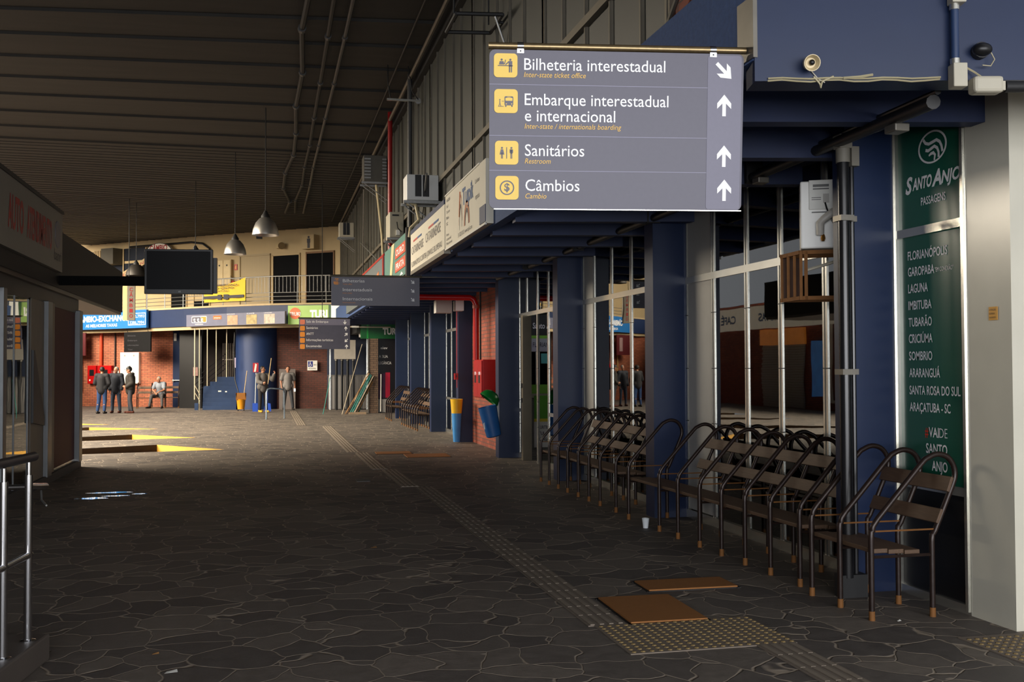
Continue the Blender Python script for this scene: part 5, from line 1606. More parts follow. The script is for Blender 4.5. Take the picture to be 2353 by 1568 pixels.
M().box(-0.1, 1.5, -0.03, 0, 0.05, 0.56).obj('white_poster', white, ps)
lettering(ps, [('CURITIBA', -0.02, 0.42, 0.24, 0.06, 0.02), ('TUI', -0.02, 0.30, 0.12, 0.06, 0.02), ('XANGA', -0.02, 0.18, 0.22, 0.06, 0.02)], letter_dark, -0.034)
M().box(-0.4, 1.5, -0.02, 0.04, 2.28, 2.70).obj('black_header', dark_paint, ps)
lettering(ps, [('Santo Anjo', -0.12, 2.42, 0.5, 0.11, 0.02)], MATS['faded_white'], -0.024)
M().box(-0.4, 1.5, -0.02, 0.04, 2.22, 2.28).obj('green_line', MATS['lime_band'], ps)
M().box(-0.4, 1.5, -0.02, 0.04, 1.96, 2.22).obj('pale_header', mat('pale_header', (170, 170, 182), 0.5), ps)
lettering(ps, [('FLORIANÓPOLIS', -0.12, 2.05, 0.6, 0.09, 0.01)], letter_dark, -0.024)
M().box(-0.06, 0.02, -0.03, 0.04, 1.3, 1.95).obj('window_frame', white, ps)
M().box(-0.15, 1.5, 0.0, 0.02, 1.3, 1.95).obj('booth_glass', pane_dark, ps)
M().box(0.05, 0.3, -0.02, 0.0, 1.72, 1.92).obj('teal_notice', mat('teal_notice', (90, 170, 170), 0.5), ps)
tl = thing('added_shop_light', 'unseen added tube light brightening the posters inside the ticket shop', 'lamp', (5.4, 19.2, 3.30))
M().box(-0.6, 0.6, -0.05, 0.05, 0.05, 0.16).obj('added_housing', white, tl)
M().cyl((-0.58, 0, 0.03), (0.58, 0, 0.03), 0.015, n=8).obj('tube', mat('added_lit_tube', (240, 246, 255), 0.4, var=0.01, emit=30.0), tl)  # unseen lamp added to brighten the posters
# other things seen through the shop glass
nb = thing('notice_board', 'white paper sheets on a board low behind the glass near the condenser', 'notice', (5.2, 9.2, 0.5), -80)
M().box(-0.8, 0.7, -0.03, 0, 0, 0.62).obj('board', mat('paper_board', (206, 208, 204), 0.6, var=0.1), nb)
for x0 in (-0.75, 0.62):
    M().box(x0, x0 + 0.05, 0.0, 0.04, -0.5, 0.55).obj('leg', alu_dull, nb)
lettering(nb, [('HORÁRIOS', -0.6, 0.46, 0.7, 0.06), ('PARTIDAS', -0.6, 0.32, 0.9, 0.04), ('CHEGADAS', -0.6, 0.2, 0.8, 0.04), ('TARIFAS', -0.6, 0.08, 0.9, 0.04)], letter_dark, -0.034)

# stickers on the white pillar
for x_, y_, rz_, lab in ((4.495, 5.80, -90, 'small amber warning sticker on the shaded side of the white pillar'), (4.60, 5.595, 0, 'small amber warning sticker on the sunny face of the white pillar')):
    sk = thing('warning_sticker', lab, 'sticker', (x_, y_, 1.93), rz_)
    M().box(0, 0.08, -0.003, 0, 0, 0.085).obj('sheet', mat('amber_sticker', (222, 160, 50), 0.3), sk)
    lettering(sk, [('ATENÇÃO', 0.008, 0.06, 0.06, 0.012), ('SORRIA', 0.008, 0.036, 0.05, 0.012), ('FILMADO', 0.008, 0.012, 0.06, 0.01)], letter_dark, -0.0045)

# ------------------------------------------------------------------ kiosk and handrail at the other side
KX = -3.05
ks = thing('kiosk', 'dark self service kiosk with glazed side, maroon door panel and deep canopy', 'kiosk', (KX, 16.0, 0))
km = mat('kiosk_frame_grey', (104, 106, 108), 0.42, 0.75, var=0.15)
M().box(-2.5, 0.0, -6.0, 2.85, 0.0, 0.12).obj('base', mat('kiosk_base', (58, 56, 56), 0.7), ks)
M().box(-2.6, 0.02, -6.0, 7.75, 2.86, 3.72).obj('canopy_box', mat('kiosk_canopy_dark', (13, 12, 12), 0.7, var=0.2), ks)
M().box(-2.6, 0.0, -6.0, 7.7, 2.80, 2.86).obj('canopy_soffit', mat('soffit_brown', (54, 45, 40), 0.45, var=0.15), ks)
M().box(-2.4, -0.05, -6.0, 2.82, 2.58, 2.82).obj('head_beam', mat('kiosk_head', (30, 28, 28), 0.5), ks)
for y0, y1 in ((-2.62, -2.45), (-0.02, 0.28), (2.55, 2.83)):
    M().box(-0.12, 0.02, y0, y1, 0.1, 2.62).obj('post', km, ks, bevel=0.01)
M().box(-0.10, -0.06, 0.75, 2.55, 0.12, 2.62).obj('maroon_panel', mat('maroon_door', (64, 6, 18), 0.6, var=0.1, spec=0.25), ks)
M().box(-0.10, -0.04, 0.28, 0.75, 0.12, 2.62).obj('jamb', mat('kiosk_beige', (116, 108, 96), 0.6), ks)
M().box(-0.08, -0.05, 0.75, 2.55, 0.12, 0.16).obj('sill', alu, ks)
M().box(-0.07, -0.06, -6.0, -0.9, 0.15, 2.60).obj('glass', pane, ks)
for y0 in (-1.75, -0.97):
    M().box(-0.075, -0.05, y0, y0 + (0.02 if y0 < -1.5 else 0.11), 0.12, 2.6).obj('mullion', km, ks)
M().box(-0.08, -0.04, -0.86, -0.02, 0.12, 2.60).obj('side_panel', MATS['kiosk_beige'], ks)
M().box(-2.45, -2.3, -6.0, 2.8, 0.12, 2.8).obj('rear_wall', mat('kiosk_rear', (70, 68, 66), 0.7), ks)
M().box(-2.4, -0.1, 2.70, 2.80, 0.12, 2.8).obj('end_wall', mat('kiosk_end', (64, 62, 62), 0.6), ks)
lb = mat('leaning_board_black', (30, 30, 32), 0.5)
M().prism([(-0.035, -0.85, 1.9), (-0.035, -0.78, 1.9), (-0.035, -0.12, 0.98), (-0.035, -0.12, 0.85), (-0.035, -0.85, 0.92)], (0.03, 0, 0)).obj('door_closer_plate', lb, ks)
ksg = thing('kiosk_sign', 'long grey fascia sign with tall red lettering above the kiosk', 'sign', (KX + 0.03, 16.62, 3.08), 90)
M().box(-4.6, 0, -0.05, 0.06, 0, 0.88).obj('panel', mat('kiosk_sign_grey', (116, 112, 106), 0.5, var=0.06), ksg)
M().box(-4.6, 0.02, -0.07, 0.06, 0.86, 0.91).obj('top_edge', dark_paint, ksg)
lettering(ksg, [('AUTO', -3.36, 0.26, 0.82, 0.38, 0.03), ('ATENDIMENTO', -2.36, 0.26, 1.58, 0.38, 0.03)], letter_red, -0.053)
M().disc(-0.36, 0.52, 0.2, -0.056, -0.05, 24, sx=1.0).obj('round_emblem', sign_grey, ksg)
lettering(ksg, [('banri', -0.60, 0.14, 0.5, 0.16)], letter_dark, -0.053)

hr = thing('handrail', 'polished steel ramp handrail with two posts on a stone kerb beside the camera', 'handrail', (-1.33, 5.78, 0), -7.3)
M().box(-2.2, 0.06, -3.5, 0.62, 0, 0.15).obj('kerb', mat('kerb_stone', (84, 76, 70), 0.6, var=0.15, bump=0.1), hr, bevel=0.012)
for y0 in (0.08, 0.44):
    p_ = M().cyl((0, y0, 0.15), (0, y0, 1.06), 0.021, n=20).obj('post', steel, hr, True)
    M().cyl((0, y0, 1.05), (0, y0, 1.13), 0.012, n=12).obj('pin', steel, p_, True)
    M().lathe([(0, 0.15), (0.042, 0.15), (0.042, 0.158), (0.024, 0.163), (0, 0.163)], (0, y0, 0), 20).obj('flange', steel, p_, True)
M().tube([(0.0, -3.0, 0.62), (0.0, 0.47, 0.62)], 0.019, 16).obj('middle_rail', steel, hr, True)
M().tube([(-0.3, -3.0, 1.155), (-0.02, -0.2, 1.155), (0.0, 0.50, 1.155), (0.0, 0.52, 1.155)], 0.026, 16).obj('top_rail', mat('dark_handrail', (50, 46, 46), 0.35), hr, True)
M().tube([(0.0, 0.44, 1.0), (-0.06, 0.9, 0.95), (-0.12, 1.05, 0.93), (-0.5, 1.1, 0.92), (-0.9, 1.1, 0.92)], 0.017, 12).obj('return_rail', steel, hr, True)
M().tube([(-0.12, 1.0, 0.91), (-0.10, 0.95, 0.86), (-0.04, 0.85, 0.84)], 0.006, 6).obj('wire', galv, hr)

# ------------------------------------------------------------------ benches of bent tube
PROF = [(0, 0), (0, 0.52), (0.012, 0.575), (0.05, 0.65), (0.36, 0.985), (0.42, 1.035), (0.49, 1.06), (0.56, 1.045), (0.605, 1.0), (0.625, 0.93), (0.60, 0.845), (0.47, 0.56), (0.445, 0.49), (0.445, 0)]


def smooth_path(pts, k_=3):
    out = []
    n_ = len(pts)
    for i in range(n_ - 1):
        p0, p1, p2, p3 = (Vector(pts[max(0, min(n_ - 1, j))]) for j in (i - 1, i, i + 1, i + 2))
        if (p2 - p1).length > 0.25:
            out.append(p1)
            continue
        for q in range(k_):
            t = q / k_
            out.append(0.5 * ((2 * p1) + (p2 - p0) * t + (2 * p0 - 5 * p1 + 4 * p2 - p3) * t * t + (3 * p1 - p0 - 3 * p2 + p3) * t ** 3))
    out.append(Vector(pts[-1]))
    return out


def bench(name, x0, ys, slats, label, group, rz=0.0, y_ref=None, seat=None):
    """ys: distance of each hoop along the bench from its near end; slats: (start, end) of the two back boards."""
    root = thing(name, label, 'bench', (x0, y_ref, 0), rz, group)
    for yq in ys:
        fr_ = M().tube(smooth_path([(a, yq, b) for a, b in PROF]), 0.0185, 10).obj('hoop_frame', tube_paint, root, True)
        M().cyl((0.01, yq, 0.57), (0.475, yq, 0.57), 0.006, n=6).obj('arm_bar', rust, fr_, True)
        M().cyl((0.0, yq, 0.405), (0.445, yq, 0.405), 0.011, n=6).obj('cross_bar', tube_paint, fr_, True)
        for xx in (0, 0.445):
            M().cyl((xx, yq, 0), (xx, yq, 0.06), 0.0205, 0.0195, n=10).obj('foot', rust, fr_, True)
    s0, s1 = seat or (ys[0] + 0.015, ys[-1])
    for k_ in range(3):
        M().box(0.02 + 0.118 * k_, 0.13 + 0.118 * k_, s0, s1, 0.425 - 0.008 * k_, 0.455 - 0.008 * k_).obj('seat_board', wood, root, bevel=0.005)
    for (xa, za, xb, zb) in ((0.495, 0.60, 0.535, 0.69), (0.58, 0.805, 0.615, 0.90)):
        t0, t1 = slats
        mb = M()
        nx, nz = (zb - za), -(xb - xa)
        l = math.hypot(nx, nz)
        nx, nz = -nx / l * 0.02, -nz / l * 0.02
        mb.prism([(xa + nx * 1.7, t0, za + nz * 1.7), (xb + nx * 1.7, t0, zb + nz * 1.7), (xb + nx * 0.6, t0, zb + nz * 0.6), (xa + nx * 0.6, t0, za + nz * 0.6)], (0, t1 - t0, 0))
        mb.obj('back_board', wood, root, bevel=0.004)
    return root


bench('hall_bench', 3.80, (0.0, 0.38, 0.76), (-0.02, 0.86), 'short bent tube bench with wooden slats before the green lettered window', 'facade benches', 0, 6.07)
bench('hall_bench', 3.87, (0, 0.45, 0.88, 1.32, 1.77, 2.26, 2.72, 3.58), (-0.03, 2.86), 'long bent tube bench under the white condenser', 'facade benches', 1.2, 7.13)
bench('hall_bench', 3.84, (0, 0.58, 1.02, 1.47, 1.95, 2.40, 2.87, 3.32), (-0.2, 2.65), 'long bent tube bench in front of the bay before the ticket shop door', 'facade benches', 0, 11.26)
bench('hall_bench', 3.80, (0, 0.44, 0.9, 1.36, 1.8, 2.25, 2.7, 3.2), (0, 3.2), 'distant bench just past the pillar with the recycling bin', 'facade benches', 0, 27.0)
bench('hall_bench', 3.74, (0, 0.5, 1.0, 1.5), (0, 1.5), 'distant short bench by the last blue pillar of the facade', 'facade benches', 0, 32.3)
bench('hall_bench', 0.0, (0, 0.55, 1.1, 1.66), (0, 1.66), 'bench against the end brick wall where a man in grey is seated', 'end wall benches', 90 + 0, 0.0)
eb = [o for o in bpy.data.objects if o.name.startswith('hall_bench') and o.location.y == 0.0][0]
eb.location = (-3.62, 45.95, 0)

# ------------------------------------------------------------------ things on the floor
def tactile(name, quad, kind, label, group=None):
    """grey tactile paving: quad (x0, x1, y0, y1); bars run along the path, domes on the warning pads"""
    x0, x1, y0, y1 = quad
    root = thing(name, label, 'tactile paving', ((x0 + x1) / 2, (y0 + y1) / 2, 0), 0, group)
    hx, hy = (x1 - x0) / 2, (y1 - y0) / 2
    M().box(-hx, hx, -hy, hy, 0.0, 0.006).obj('tile_bed', mat('tactile_concrete', (124, 112, 100), 0.75, var=0.2, scale=7), root)
    mb = M()
    if kind == 'bars':
        for i in range(4):
            xx = -hx + (i + 0.5) * (2 * hx) / 4
            yy_ = -hy + 0.01
            while yy_ < hy - 0.02:
                ye = min(yy_ + 0.24, hy - 0.01)
                mb.box(xx - 0.014, xx + 0.014, yy_, ye, 0.005, 0.011)
                yy_ += 0.255
        mb.obj('guide_rib', mat('tactile_rib', (136, 124, 110), 0.7, var=0.2), root)
    else:
        st_ = 0.055
        a = -hx + 0.03
        while a < hx - 0.02:
            bq = -hy + 0.03
            while bq < hy - 0.02:
                mb.lathe([(0.016, 0.005), (0.011, 0.011), (0, 0.012)], (a, bq, 0), 6)
                bq += st_
            a += st_
        o_ = mb.obj('dome_stud', mat('tactile_stud', (140, 118, 76), 0.6, var=0.25, scale=12), root)
        o_['kind'] = 'stuff'
    return root


tactile('tactile_pad', (2.02, 3.06, 5.68, 6.36), 'domes', 'pad of yellowish dome studs on the floor next to the rusty steel cover')
tactile('tactile_pad', (4.05, 5.0, 4.85, 5.55), 'domes', 'dome studded pad at the foot of the white pillar')
tactile('tactile_strip', (2.80, 3.05, 3.4, 5.68), 'bars', 'ribbed guide strip running towards the camera from the studded pad')
tactile('tactile_strip', (1.98, 2.23, 6.36, 14.3), 'bars', 'long ribbed guide strip running up the dark part of the hall')
tactile('tactile_strip', (1.80, 2.05, 14.4, 16.9), 'bars', 'short jog of the ribbed guide strip where the floor gets light')
tactile('tactile_strip', (1.66, 1.91, 17.0, 20.4), 'bars', 'ribbed guide strip across the sunlit floor')
tactile('tactile_strip', (1.52, 1.77, 20.5, 30.0), 'bars', 'ribbed guide strip beyond the sunlit floor')
tactile('tactile_strip', (0.85, 1.10, 30.6, 41.0), 'bars', 'last ribbed guide strip leading to the man in the T-shirt')

def cover(name, x0, x1, y0, y1, label, mt_=rust):
    root = thing(name, label, 'cover', ((x0 + x1) / 2, (y0 + y1) / 2, 0), -1.5, 'steel covers in the floor')
    hx, hy = (x1 - x0) / 2, (y1 - y0) / 2
    M().box(-hx, hx, -hy, hy, 0.0, 0.016).obj('plate', mt_, root, bevel=0.003)
    mb = M()
    for i in (-1, 1):
        mb.box(i * hx - 0.012, i * hx + 0.012, -hy - 0.02, hy + 0.02, 0, 0.006)
        mb.box(-hx - 0.02, hx + 0.02, i * hy - 0.012, i * hy + 0.012, 0, 0.006)
    mb.obj('frame', dark_paint, root)
    return root
plate_m = mat('brown_steel_plate', (150, 98, 48), 0.75, 0.0, var=0.12, scale=18)
cover('floor_cover', 2.27, 2.79, 6.34, 7.08, 'square rusty steel floor cover touching the studded pad', plate_m)
cover('floor_cover', 2.72, 3.41, 7.22, 7.56, 'rusty steel floor cover just beyond the square one', plate_m)
cover('floor_cover', 2.03, 2.70, 19.9, 20.4, 'pair of distant brown floor covers, the one touching the guide strip', plate_m)
cover('floor_cover', 2.50, 3.30, 19.0, 19.7, 'pair of distant brown floor covers, the one closer to the litter bin', plate_m)
solo(M().box(1.27, 1.46, 15.25, 15.62, 0.0, 0.006), 'floor_drain', black, 'small black drain opening in the floor beside the guide strip', 'drain')
cu = thing('paper_cup', 'small white plastic cup standing on the floor by the long bench', 'cup', (3.76, 10.1, 0))
M().lathe([(0, 0.002), (0.026, 0.002), (0.026, 0.0), (0.037, 0.094), (0.039, 0.098), (0.036, 0.098), (0.025, 0.006), (0, 0.006)], n=20).obj('cup', mat('cup_white', (226, 232, 236), 0.4), cu, True)
pu = M()
for cx_, cy2, rx, ry in ((-2.2, 14.15, 0.22, 0.10), (-2.02, 14.75, 0.26, 0.07), (-1.62, 14.5, 0.09, 0.05), (-1.9, 14.35, 0.16, 0.05)):
    pu.poly([(cx_ + rx * math.cos(t * 0.45) * (1 + 0.25 * math.sin(3 * t)), cy2 + ry * math.sin(t * 0.45) * (1 + 0.3 * math.cos(2.3 * t)), 0.004) for t in range(14)])
pm = mat('still_water', (12, 12, 14), 0.03, var=0.05, spec=1.0)
solo(pu, 'puddle', pm, 'shallow puddle catching daylight on the dark floor by the kiosk', 'puddle')
rr = random.Random(11)
for i, (x_, y_, s_, lab) in enumerate(((-0.50, 5.95, 0.035, 'white paper scrap on the floor near the lower picture edge'), (-0.95, 5.75, 0.02, 'tan scrap on the floor by the handrail kerb'),
                                       (-0.62, 6.35, 0.02, 'small tan scrap on the floor beyond the white one'), (3.95, 6.0, 0.015, 'white speck of litter under the short bench'),
                                       (0.95, 9.6, 0.03, 'pale scrap on the dark floor by the guide strip'))):
    solo(M().poly([(x_ - s_, y_ - s_ * 0.6, 0.004), (x_ + s_, y_ - s_ * 0.4, 0.006), (x_ + s_ * 0.8, y_ + s_ * 0.7, 0.012), (x_ - s_ * 0.7, y_ + s_ * 0.5, 0.005)]), 'litter_scrap',
         white if i in (0, 3) else tan, lab, 'litter')

# shops along the bus platform side, seen in the reflections of the shop glass
glow_cream = mat('glow_cream_fascia', (240, 230, 206), 0.5, var=0.15, emit=0.30)  # glow added to brighten the mirrored fascia, no backlight known
pf = thing('platform_shop', 'row of shop fronts on the bus platform side, mirrored in the shop glass', 'shop front', (-10.98, 31.5, 0), 90)
M().box(0, 14, -0.25, 0, 3.2, 4.15).obj('fascia', glow_cream, pf)
lettering(pf, [('LANCHERIA', 1.2, 3.5, 2.6, 0.32, 0.03), ('REVISTAS', 5.6, 3.5, 2.4, 0.32, 0.03), ('CAFÉ', 10.2, 3.5, 1.6, 0.32, 0.03)], MATS['blue_lettering'], -0.26)
M().box(4.6, 8.2, -0.1, 0, 2.5, 3.15).obj('orange_sign', mat('orange_sign', (226, 140, 60), 0.5, var=0.3, scale=2, emit=0.4), pf)  # sign glow added to brighten its mirror image
mb = M()
for i in range(25):
    mb.box(4.7, 8.1, -0.05 - 0.02 * (i % 2), 0, 0.02 + 0.1 * i, 0.11 + 0.1 * i)
mb.obj('roller_shutter', grey_panel, pf)
M().box(3.0, 4.1, -0.06, 0, 0.5, 2.6).obj('blue_poster', mat('blue_poster', (60, 130, 200), 0.4, var=0.4, scale=2, emit=0.35), pf)  # poster glow added for the reflections
for x0 in (0.1, 2.7):
    M().box(x0, x0 + 0.12, -0.1, 0, 0.3, 3.2).obj('white_frame', white, pf)
M().box(0.1, 2.82, -0.1, 0, 0.3, 0.4).obj('white_frame', white, pf)

# ------------------------------------------------------------------ people
hair_dark = mat('dark_hair', (34, 28, 24), 0.6, var=0.3, scale=40)
hair_grey = mat('grey_hair', (150, 146, 140), 0.6, var=0.2, scale=40)
jacket = mat('charcoal_jacket', (40, 40, 44), 0.8, var=0.25, scale=12)
jacket2 = mat('black_olive_coat', (46, 42, 38), 0.8, var=0.25, scale=12)
denim = mat('blue_denim', (46, 74, 120), 0.8, var=0.2, scale=25)
trouser_grey = mat('grey_trousers', (84, 80, 80), 0.8, var=0.2, scale=14)
trouser_dark = mat('dark_trousers', (38, 36, 40), 0.8, var=0.2, scale=14)
tee_grey = mat('grey_tee', (128, 124, 122), 0.85, var=0.15, scale=12)
tee_blue = mat('grey_blue_shirt', (140, 146, 156), 0.85, var=0.15, scale=12)
hoodie = mat('grey_hoodie', (96, 92, 90), 0.85, var=0.2, scale=12)
shoe_dark = mat('dark_shoe', (30, 26, 24), 0.5)
shoe_brown = mat('brown_shoe', (92, 44, 30), 0.5)
shoe_yellow = mat('yellow_boot', (214, 164, 40), 0.5)


def capsule(mb, a, b, ra, rb, n=12):
    a, b = Vector(a), Vector(b)
    mb.tube([a, b], [ra, rb], n)
    mb.ball(a, ra, seg=n)
    mb.ball(b, rb, seg=n)


def fuse(mb, name, mt_, parent, voxel, smooth_it=2):
    """melts overlapping volumes into one continuous surface"""
    o = mb.obj(name + '_raw', mt_, None)
    md = o.modifiers.new('fuse', 'REMESH')
    md.mode = 'VOXEL'
    md.voxel_size = voxel
    sm = o.modifiers.new('soften', 'SMOOTH')
    sm.iterations = smooth_it
    sm.factor = 0.5
    dg = bpy.context.evaluated_depsgraph_get()
    me = bpy.data.meshes.new_from_object(o.evaluated_get(dg))
    me.name = name
    bpy.data.objects.remove(o)
    for p in me.polygons:
        p.use_smooth = True
    me.materials.clear()
    me.materials.append(mt_)
    r_ = bpy.data.objects.new(name, me)
    COL.objects.link(r_)
    r_.parent = parent
    return r_


def hand(mb, wrist, direction, palm_n, side, curl=0.5):
    """palm, four fingers of different length bent at the knuckles, thumb off the side of the palm"""
    d = Vector(direction).normalized()
    n_ = Vector(palm_n)
    n_ = (n_ - d * n_.dot(d)).normalized()
    s_ = d.cross(n_) * side
    w_ = Vector(wrist)
    for k_ in (-1.2, -0.4, 0.4, 1.2):
        capsule(mb, w_ + s_ * 0.012 * k_, w_ + d * 0.085 + s_ * 0.020 * k_, 0.016, 0.013, 8)
    for k_, ln in ((-1.35, 0.062), (-0.45, 0.074), (0.45, 0.080), (1.35, 0.070)):
        b0 = w_ + d * 0.088 + s_ * 0.021 * k_
        a1, a2 = curl * 0.8, curl * 1.7
        b1 = b0 + (d * math.cos(a1) + n_ * math.sin(a1)) * ln * 0.5
        b2 = b1 + (d * math.cos(a2) + n_ * math.sin(a2)) * ln * 0.5
        capsule(mb, b0, b1, 0.0098, 0.009, 8)
        capsule(mb, b1, b2, 0.009, 0.0075, 8)
    t0 = w_ + d * 0.02 + s_ * 0.03
    t1 = t0 + (d * 0.6 + s_ * 0.6 + n_ * 0.3).normalized() * 0.045
    t2 = t1 + (d * 0.9 + s_ * 0.15 + n_ * 0.5).normalized() * 0.035
    capsule(mb, t0, t1, 0.013, 0.011, 8)
    capsule(mb, t1, t2, 0.0105, 0.008, 8)


def person(label, loc, rz, P, wear, name='person', face=True):
    """Figure facing -Y before rotation. P: joints; wear: materials for top, bottom, shoe, hair, cap, sleeve ('long' or 'short')."""
    root = thing(name, label, 'person', loc, rz)
    J = dict(pelvis=(0, 0, 0.93), chest=(0, 0, 1.30), neck=(0, 0.005, 1.47), head=(0, -0.015, 1.60),
             sl=(-0.185, 0, 1.40), sr=(0.185, 0, 1.40), el=(-0.235, 0.02, 1.12), er=(0.235, 0.02, 1.12), wl=(-0.235, -0.05, 0.88), wr=(0.235, -0.05, 0.88),
             hl=(-0.09, 0, 0.90), hr=(0.09, 0, 0.90), kl=(-0.105, -0.02, 0.49), kr=(0.105, -0.02, 0.49), al=(-0.11, 0.02, 0.09), ar=(0.11, 0.02, 0.09),
             fl=(0, -1, 0), fr=(0, -1, 0), hdl=(0, -0.2, -1), hdr=(0, -0.2, -1), nl=(1, 0, 0), nr=(-1, 0, 0), look=(0, -1, 0), curl=0.5)
    J.update(P)
    V = {k_: Vector(v) if isinstance(v, tuple) else v for k_, v in J.items()}
    look = V['look'].normalized()
    sid = look.cross(Vector((0, 0, 1))).normalized()
    hd = V['head']
    hips_c = (V['hl'] + V['hr']) / 2
    lean = (V['chest'] - V['pelvis']).normalized()
    # body: one continuous surface
    b = M()
    capsule(b, V['pelvis'] + sid * 0, V['chest'], 0.125, 0.14, 14)
    capsule(b, V['hl'], V['hr'], 0.105, 0.105)
    capsule(b, V['sl'], V['sr'], 0.062, 0.062)
    capsule(b, V['chest'], V['neck'], 0.10, 0.058)
    capsule(b, V['neck'], hd - Vector((0, 0, 0.06)), 0.056, 0.052)
    b.ball(hd + Vector((0, 0, 0.02)), 0.088, (0.90, 1.0, 1.18), 18)
    b.ball(hd + look * 0.028 + Vector((0, 0, -0.062)), 0.056, (0.95, 0.95, 1.0), 14)
    capsule(b, hd + look * 0.086 + Vector((0, 0, 0.015)), hd + look * 0.103 + Vector((0, 0, -0.018)), 0.010, 0.015, 8)
    for sg in (-1, 1):
        b.ball(hd + sid * 0.083 * sg - look * 0.008 + Vector((0, 0, -0.005)), 0.026, (0.5, 0.7, 1.15), 10)
        b.ball(hd + sid * 0.034 * sg + look * 0.066 + Vector((0, 0, 0.032)), 0.02, (1.1, 0.8, 0.5), 8)
    for s_, e_, w_, hdv, nv, sg in (('sl', 'el', 'wl', 'hdl', 'nl', -1), ('sr', 'er', 'wr', 'hdr', 'nr', 1)):
        capsule(b, V[s_], V[e_], 0.050, 0.040)
        capsule(b, V[e_], V[w_], 0.040, 0.026)
        hand(b, V[w_], V[hdv], V[nv], sg, J['curl'])
    for h_, k_, a_, f_ in (('hl', 'kl', 'al', 'fl'), ('hr', 'kr', 'ar', 'fr')):
        capsule(b, V[h_], V[k_], 0.082, 0.054)
        capsule(b, V[k_], V[k_] * 0.62 + V[a_] * 0.38 + Vector((0, 0.012, 0)), 0.052, 0.054)
        capsule(b, V[k_] * 0.62 + V[a_] * 0.38 + Vector((0, 0.012, 0)), V[a_], 0.054, 0.036)
        capsule(b, V[a_] + Vector((0, 0, -0.05)), V[a_] + V[f_].normalized() * 0.15 + Vector((0, 0, -0.06)), 0.036, 0.026)
    body = fuse(b, 'body', skin, root, 0.0085, 2)
    # top
    t = M()
    tk = wear.get('thick', 0.022)
    capsule(t, V['pelvis'] - lean * wear.get('hem', 0.04), V['chest'], 0.130 + tk, 0.142 + tk, 16)
    capsule(t, V['hl'] + Vector((0, 0, 0.06)), V['hr'] + Vector((0, 0, 0.06)), 0.10 + tk, 0.10 + tk)
    capsule(t, V['sl'], V['sr'], 0.064 + tk, 0.064 + tk)
    capsule(t, V['chest'], V['neck'] - Vector((0, 0, 0.055)), 0.105 + tk, 0.055 + tk)
    for s_, e_, w_ in (('sl', 'el', 'wl'), ('sr', 'er', 'wr')):
        if wear.get('sleeve', 'long') == 'long':
            capsule(t, V[s_], V[e_], 0.054 + tk, 0.046 + tk)
            capsule(t, V[e_], V[e_] * 0.08 + V[w_] * 0.92, 0.046 + tk, 0.03 + tk)
        else:
            capsule(t, V[s_], V[s_] * 0.35 + V[e_] * 0.65, 0.056 + tk, 0.052 + tk)
    if wear.get('hood'):
        back = -look
        t.ball(V['neck'] + back * 0.09 + Vector((0, 0, -0.02)), 0.09, (1.1, 0.8, 0.7), 12)
    fuse(t, 'top', wear['top'], root, 0.016, 3)
    # trousers
    t = M()
    capsule(t, V['hl'], V['hr'], 0.112, 0.112)
    capsule(t, hips_c, hips_c + lean * 0.08, 0.13, 0.12)
    for h_, k_, a_ in (('hl', 'kl', 'al'), ('hr', 'kr', 'ar')):
        capsule(t, V[h_], V[k_], 0.098, 0.072)
        capsule(t, V[k_], V[a_] * 0.93 + V[k_] * 0.07, 0.072, 0.056)
    fuse(t, 'trousers', wear['bottom'], root, 0.016, 3)
    for a_, f_ in (('al', 'fl'), ('ar', 'fr')):
        f = V[f_].normalized()
        t = M()
        base = Vector((V[a_].x, V[a_].y, V[a_].z - 0.09))
        capsule(t, base + Vector((0, 0, 0.075)) - f * 0.02, base + Vector((0, 0, 0.045)) - f * 0.045, 0.045, 0.042)
        capsule(t, base + Vector((0, 0, 0.045)) - f * 0.04, base + Vector((0, 0, 0.04)) + f * 0.17, 0.044, 0.038)
        for v in t.b.verts:
            v.co.z = max(v.co.z, base.z + 0.004)
        fuse(t, 'shoe', wear['shoe'], root, 0.012, 2)
    # hair or cap
    t = M()
    if wear.get('cap'):
        t.ball(hd + Vector((0, 0, 0.055)) - look * 0.006, 0.098, (0.95, 1.05, 0.92), 18)
        for v in t.b.verts:
            v.co.z = max(v.co.z, hd.z + 0.045)
        t.obj('cap', wear['cap'], root, True)
        t = M()
        q = hd + Vector((0, 0, 0.05))
        t.prism([q + look * 0.06 + sid * 0.07, q + look * 0.15 + sid * 0.05 - Vector((0, 0, 0.012)), q + look * 0.17 - Vector((0, 0, 0.012)), q + look * 0.15 - sid * 0.05 - Vector((0, 0, 0.012)), q + look * 0.06 - sid * 0.07], (0, 0, 0.012))
        t.obj('cap_peak', wear['cap'], root)
        t = M()
    t.ball(hd + Vector((0, 0, 0.035)) - look * 0.02, 0.094, (0.94, 1.0, 1.10), 18)
    for v in list(t.b.verts):
        rel = v.co - hd
        fwd = rel.dot(look)
        if fwd > 0.035 and rel.z < 0.075:
            v.co -= look * (fwd - 0.035)
        if rel.z < -0.03:
            v.co.z = hd.z - 0.03
    if wear.get('hair'):
        fuse(t, 'hair', wear['hair'], root, 0.010, 2)
    if face:
        for sg in (-1, 1):
            M().ball(hd + sid * 0.034 * sg + look * 0.083 + Vector((0, 0, 0.018)), 0.010, (1, 1, 0.7), 8).obj('eye', letter_dark, root, True)
        mm = M()
        mm.tube([hd - sid * 0.024 + look * 0.083 + Vector((0, 0, -0.058)), hd + look * 0.090 + Vector((0, 0, -0.06)), hd + sid * 0.024 + look * 0.083 + Vector((0, 0, -0.058))], 0.006, 6)
        mm.obj('mouth', mat('lips', (130, 66, 60), 0.5), root, True)
    return root


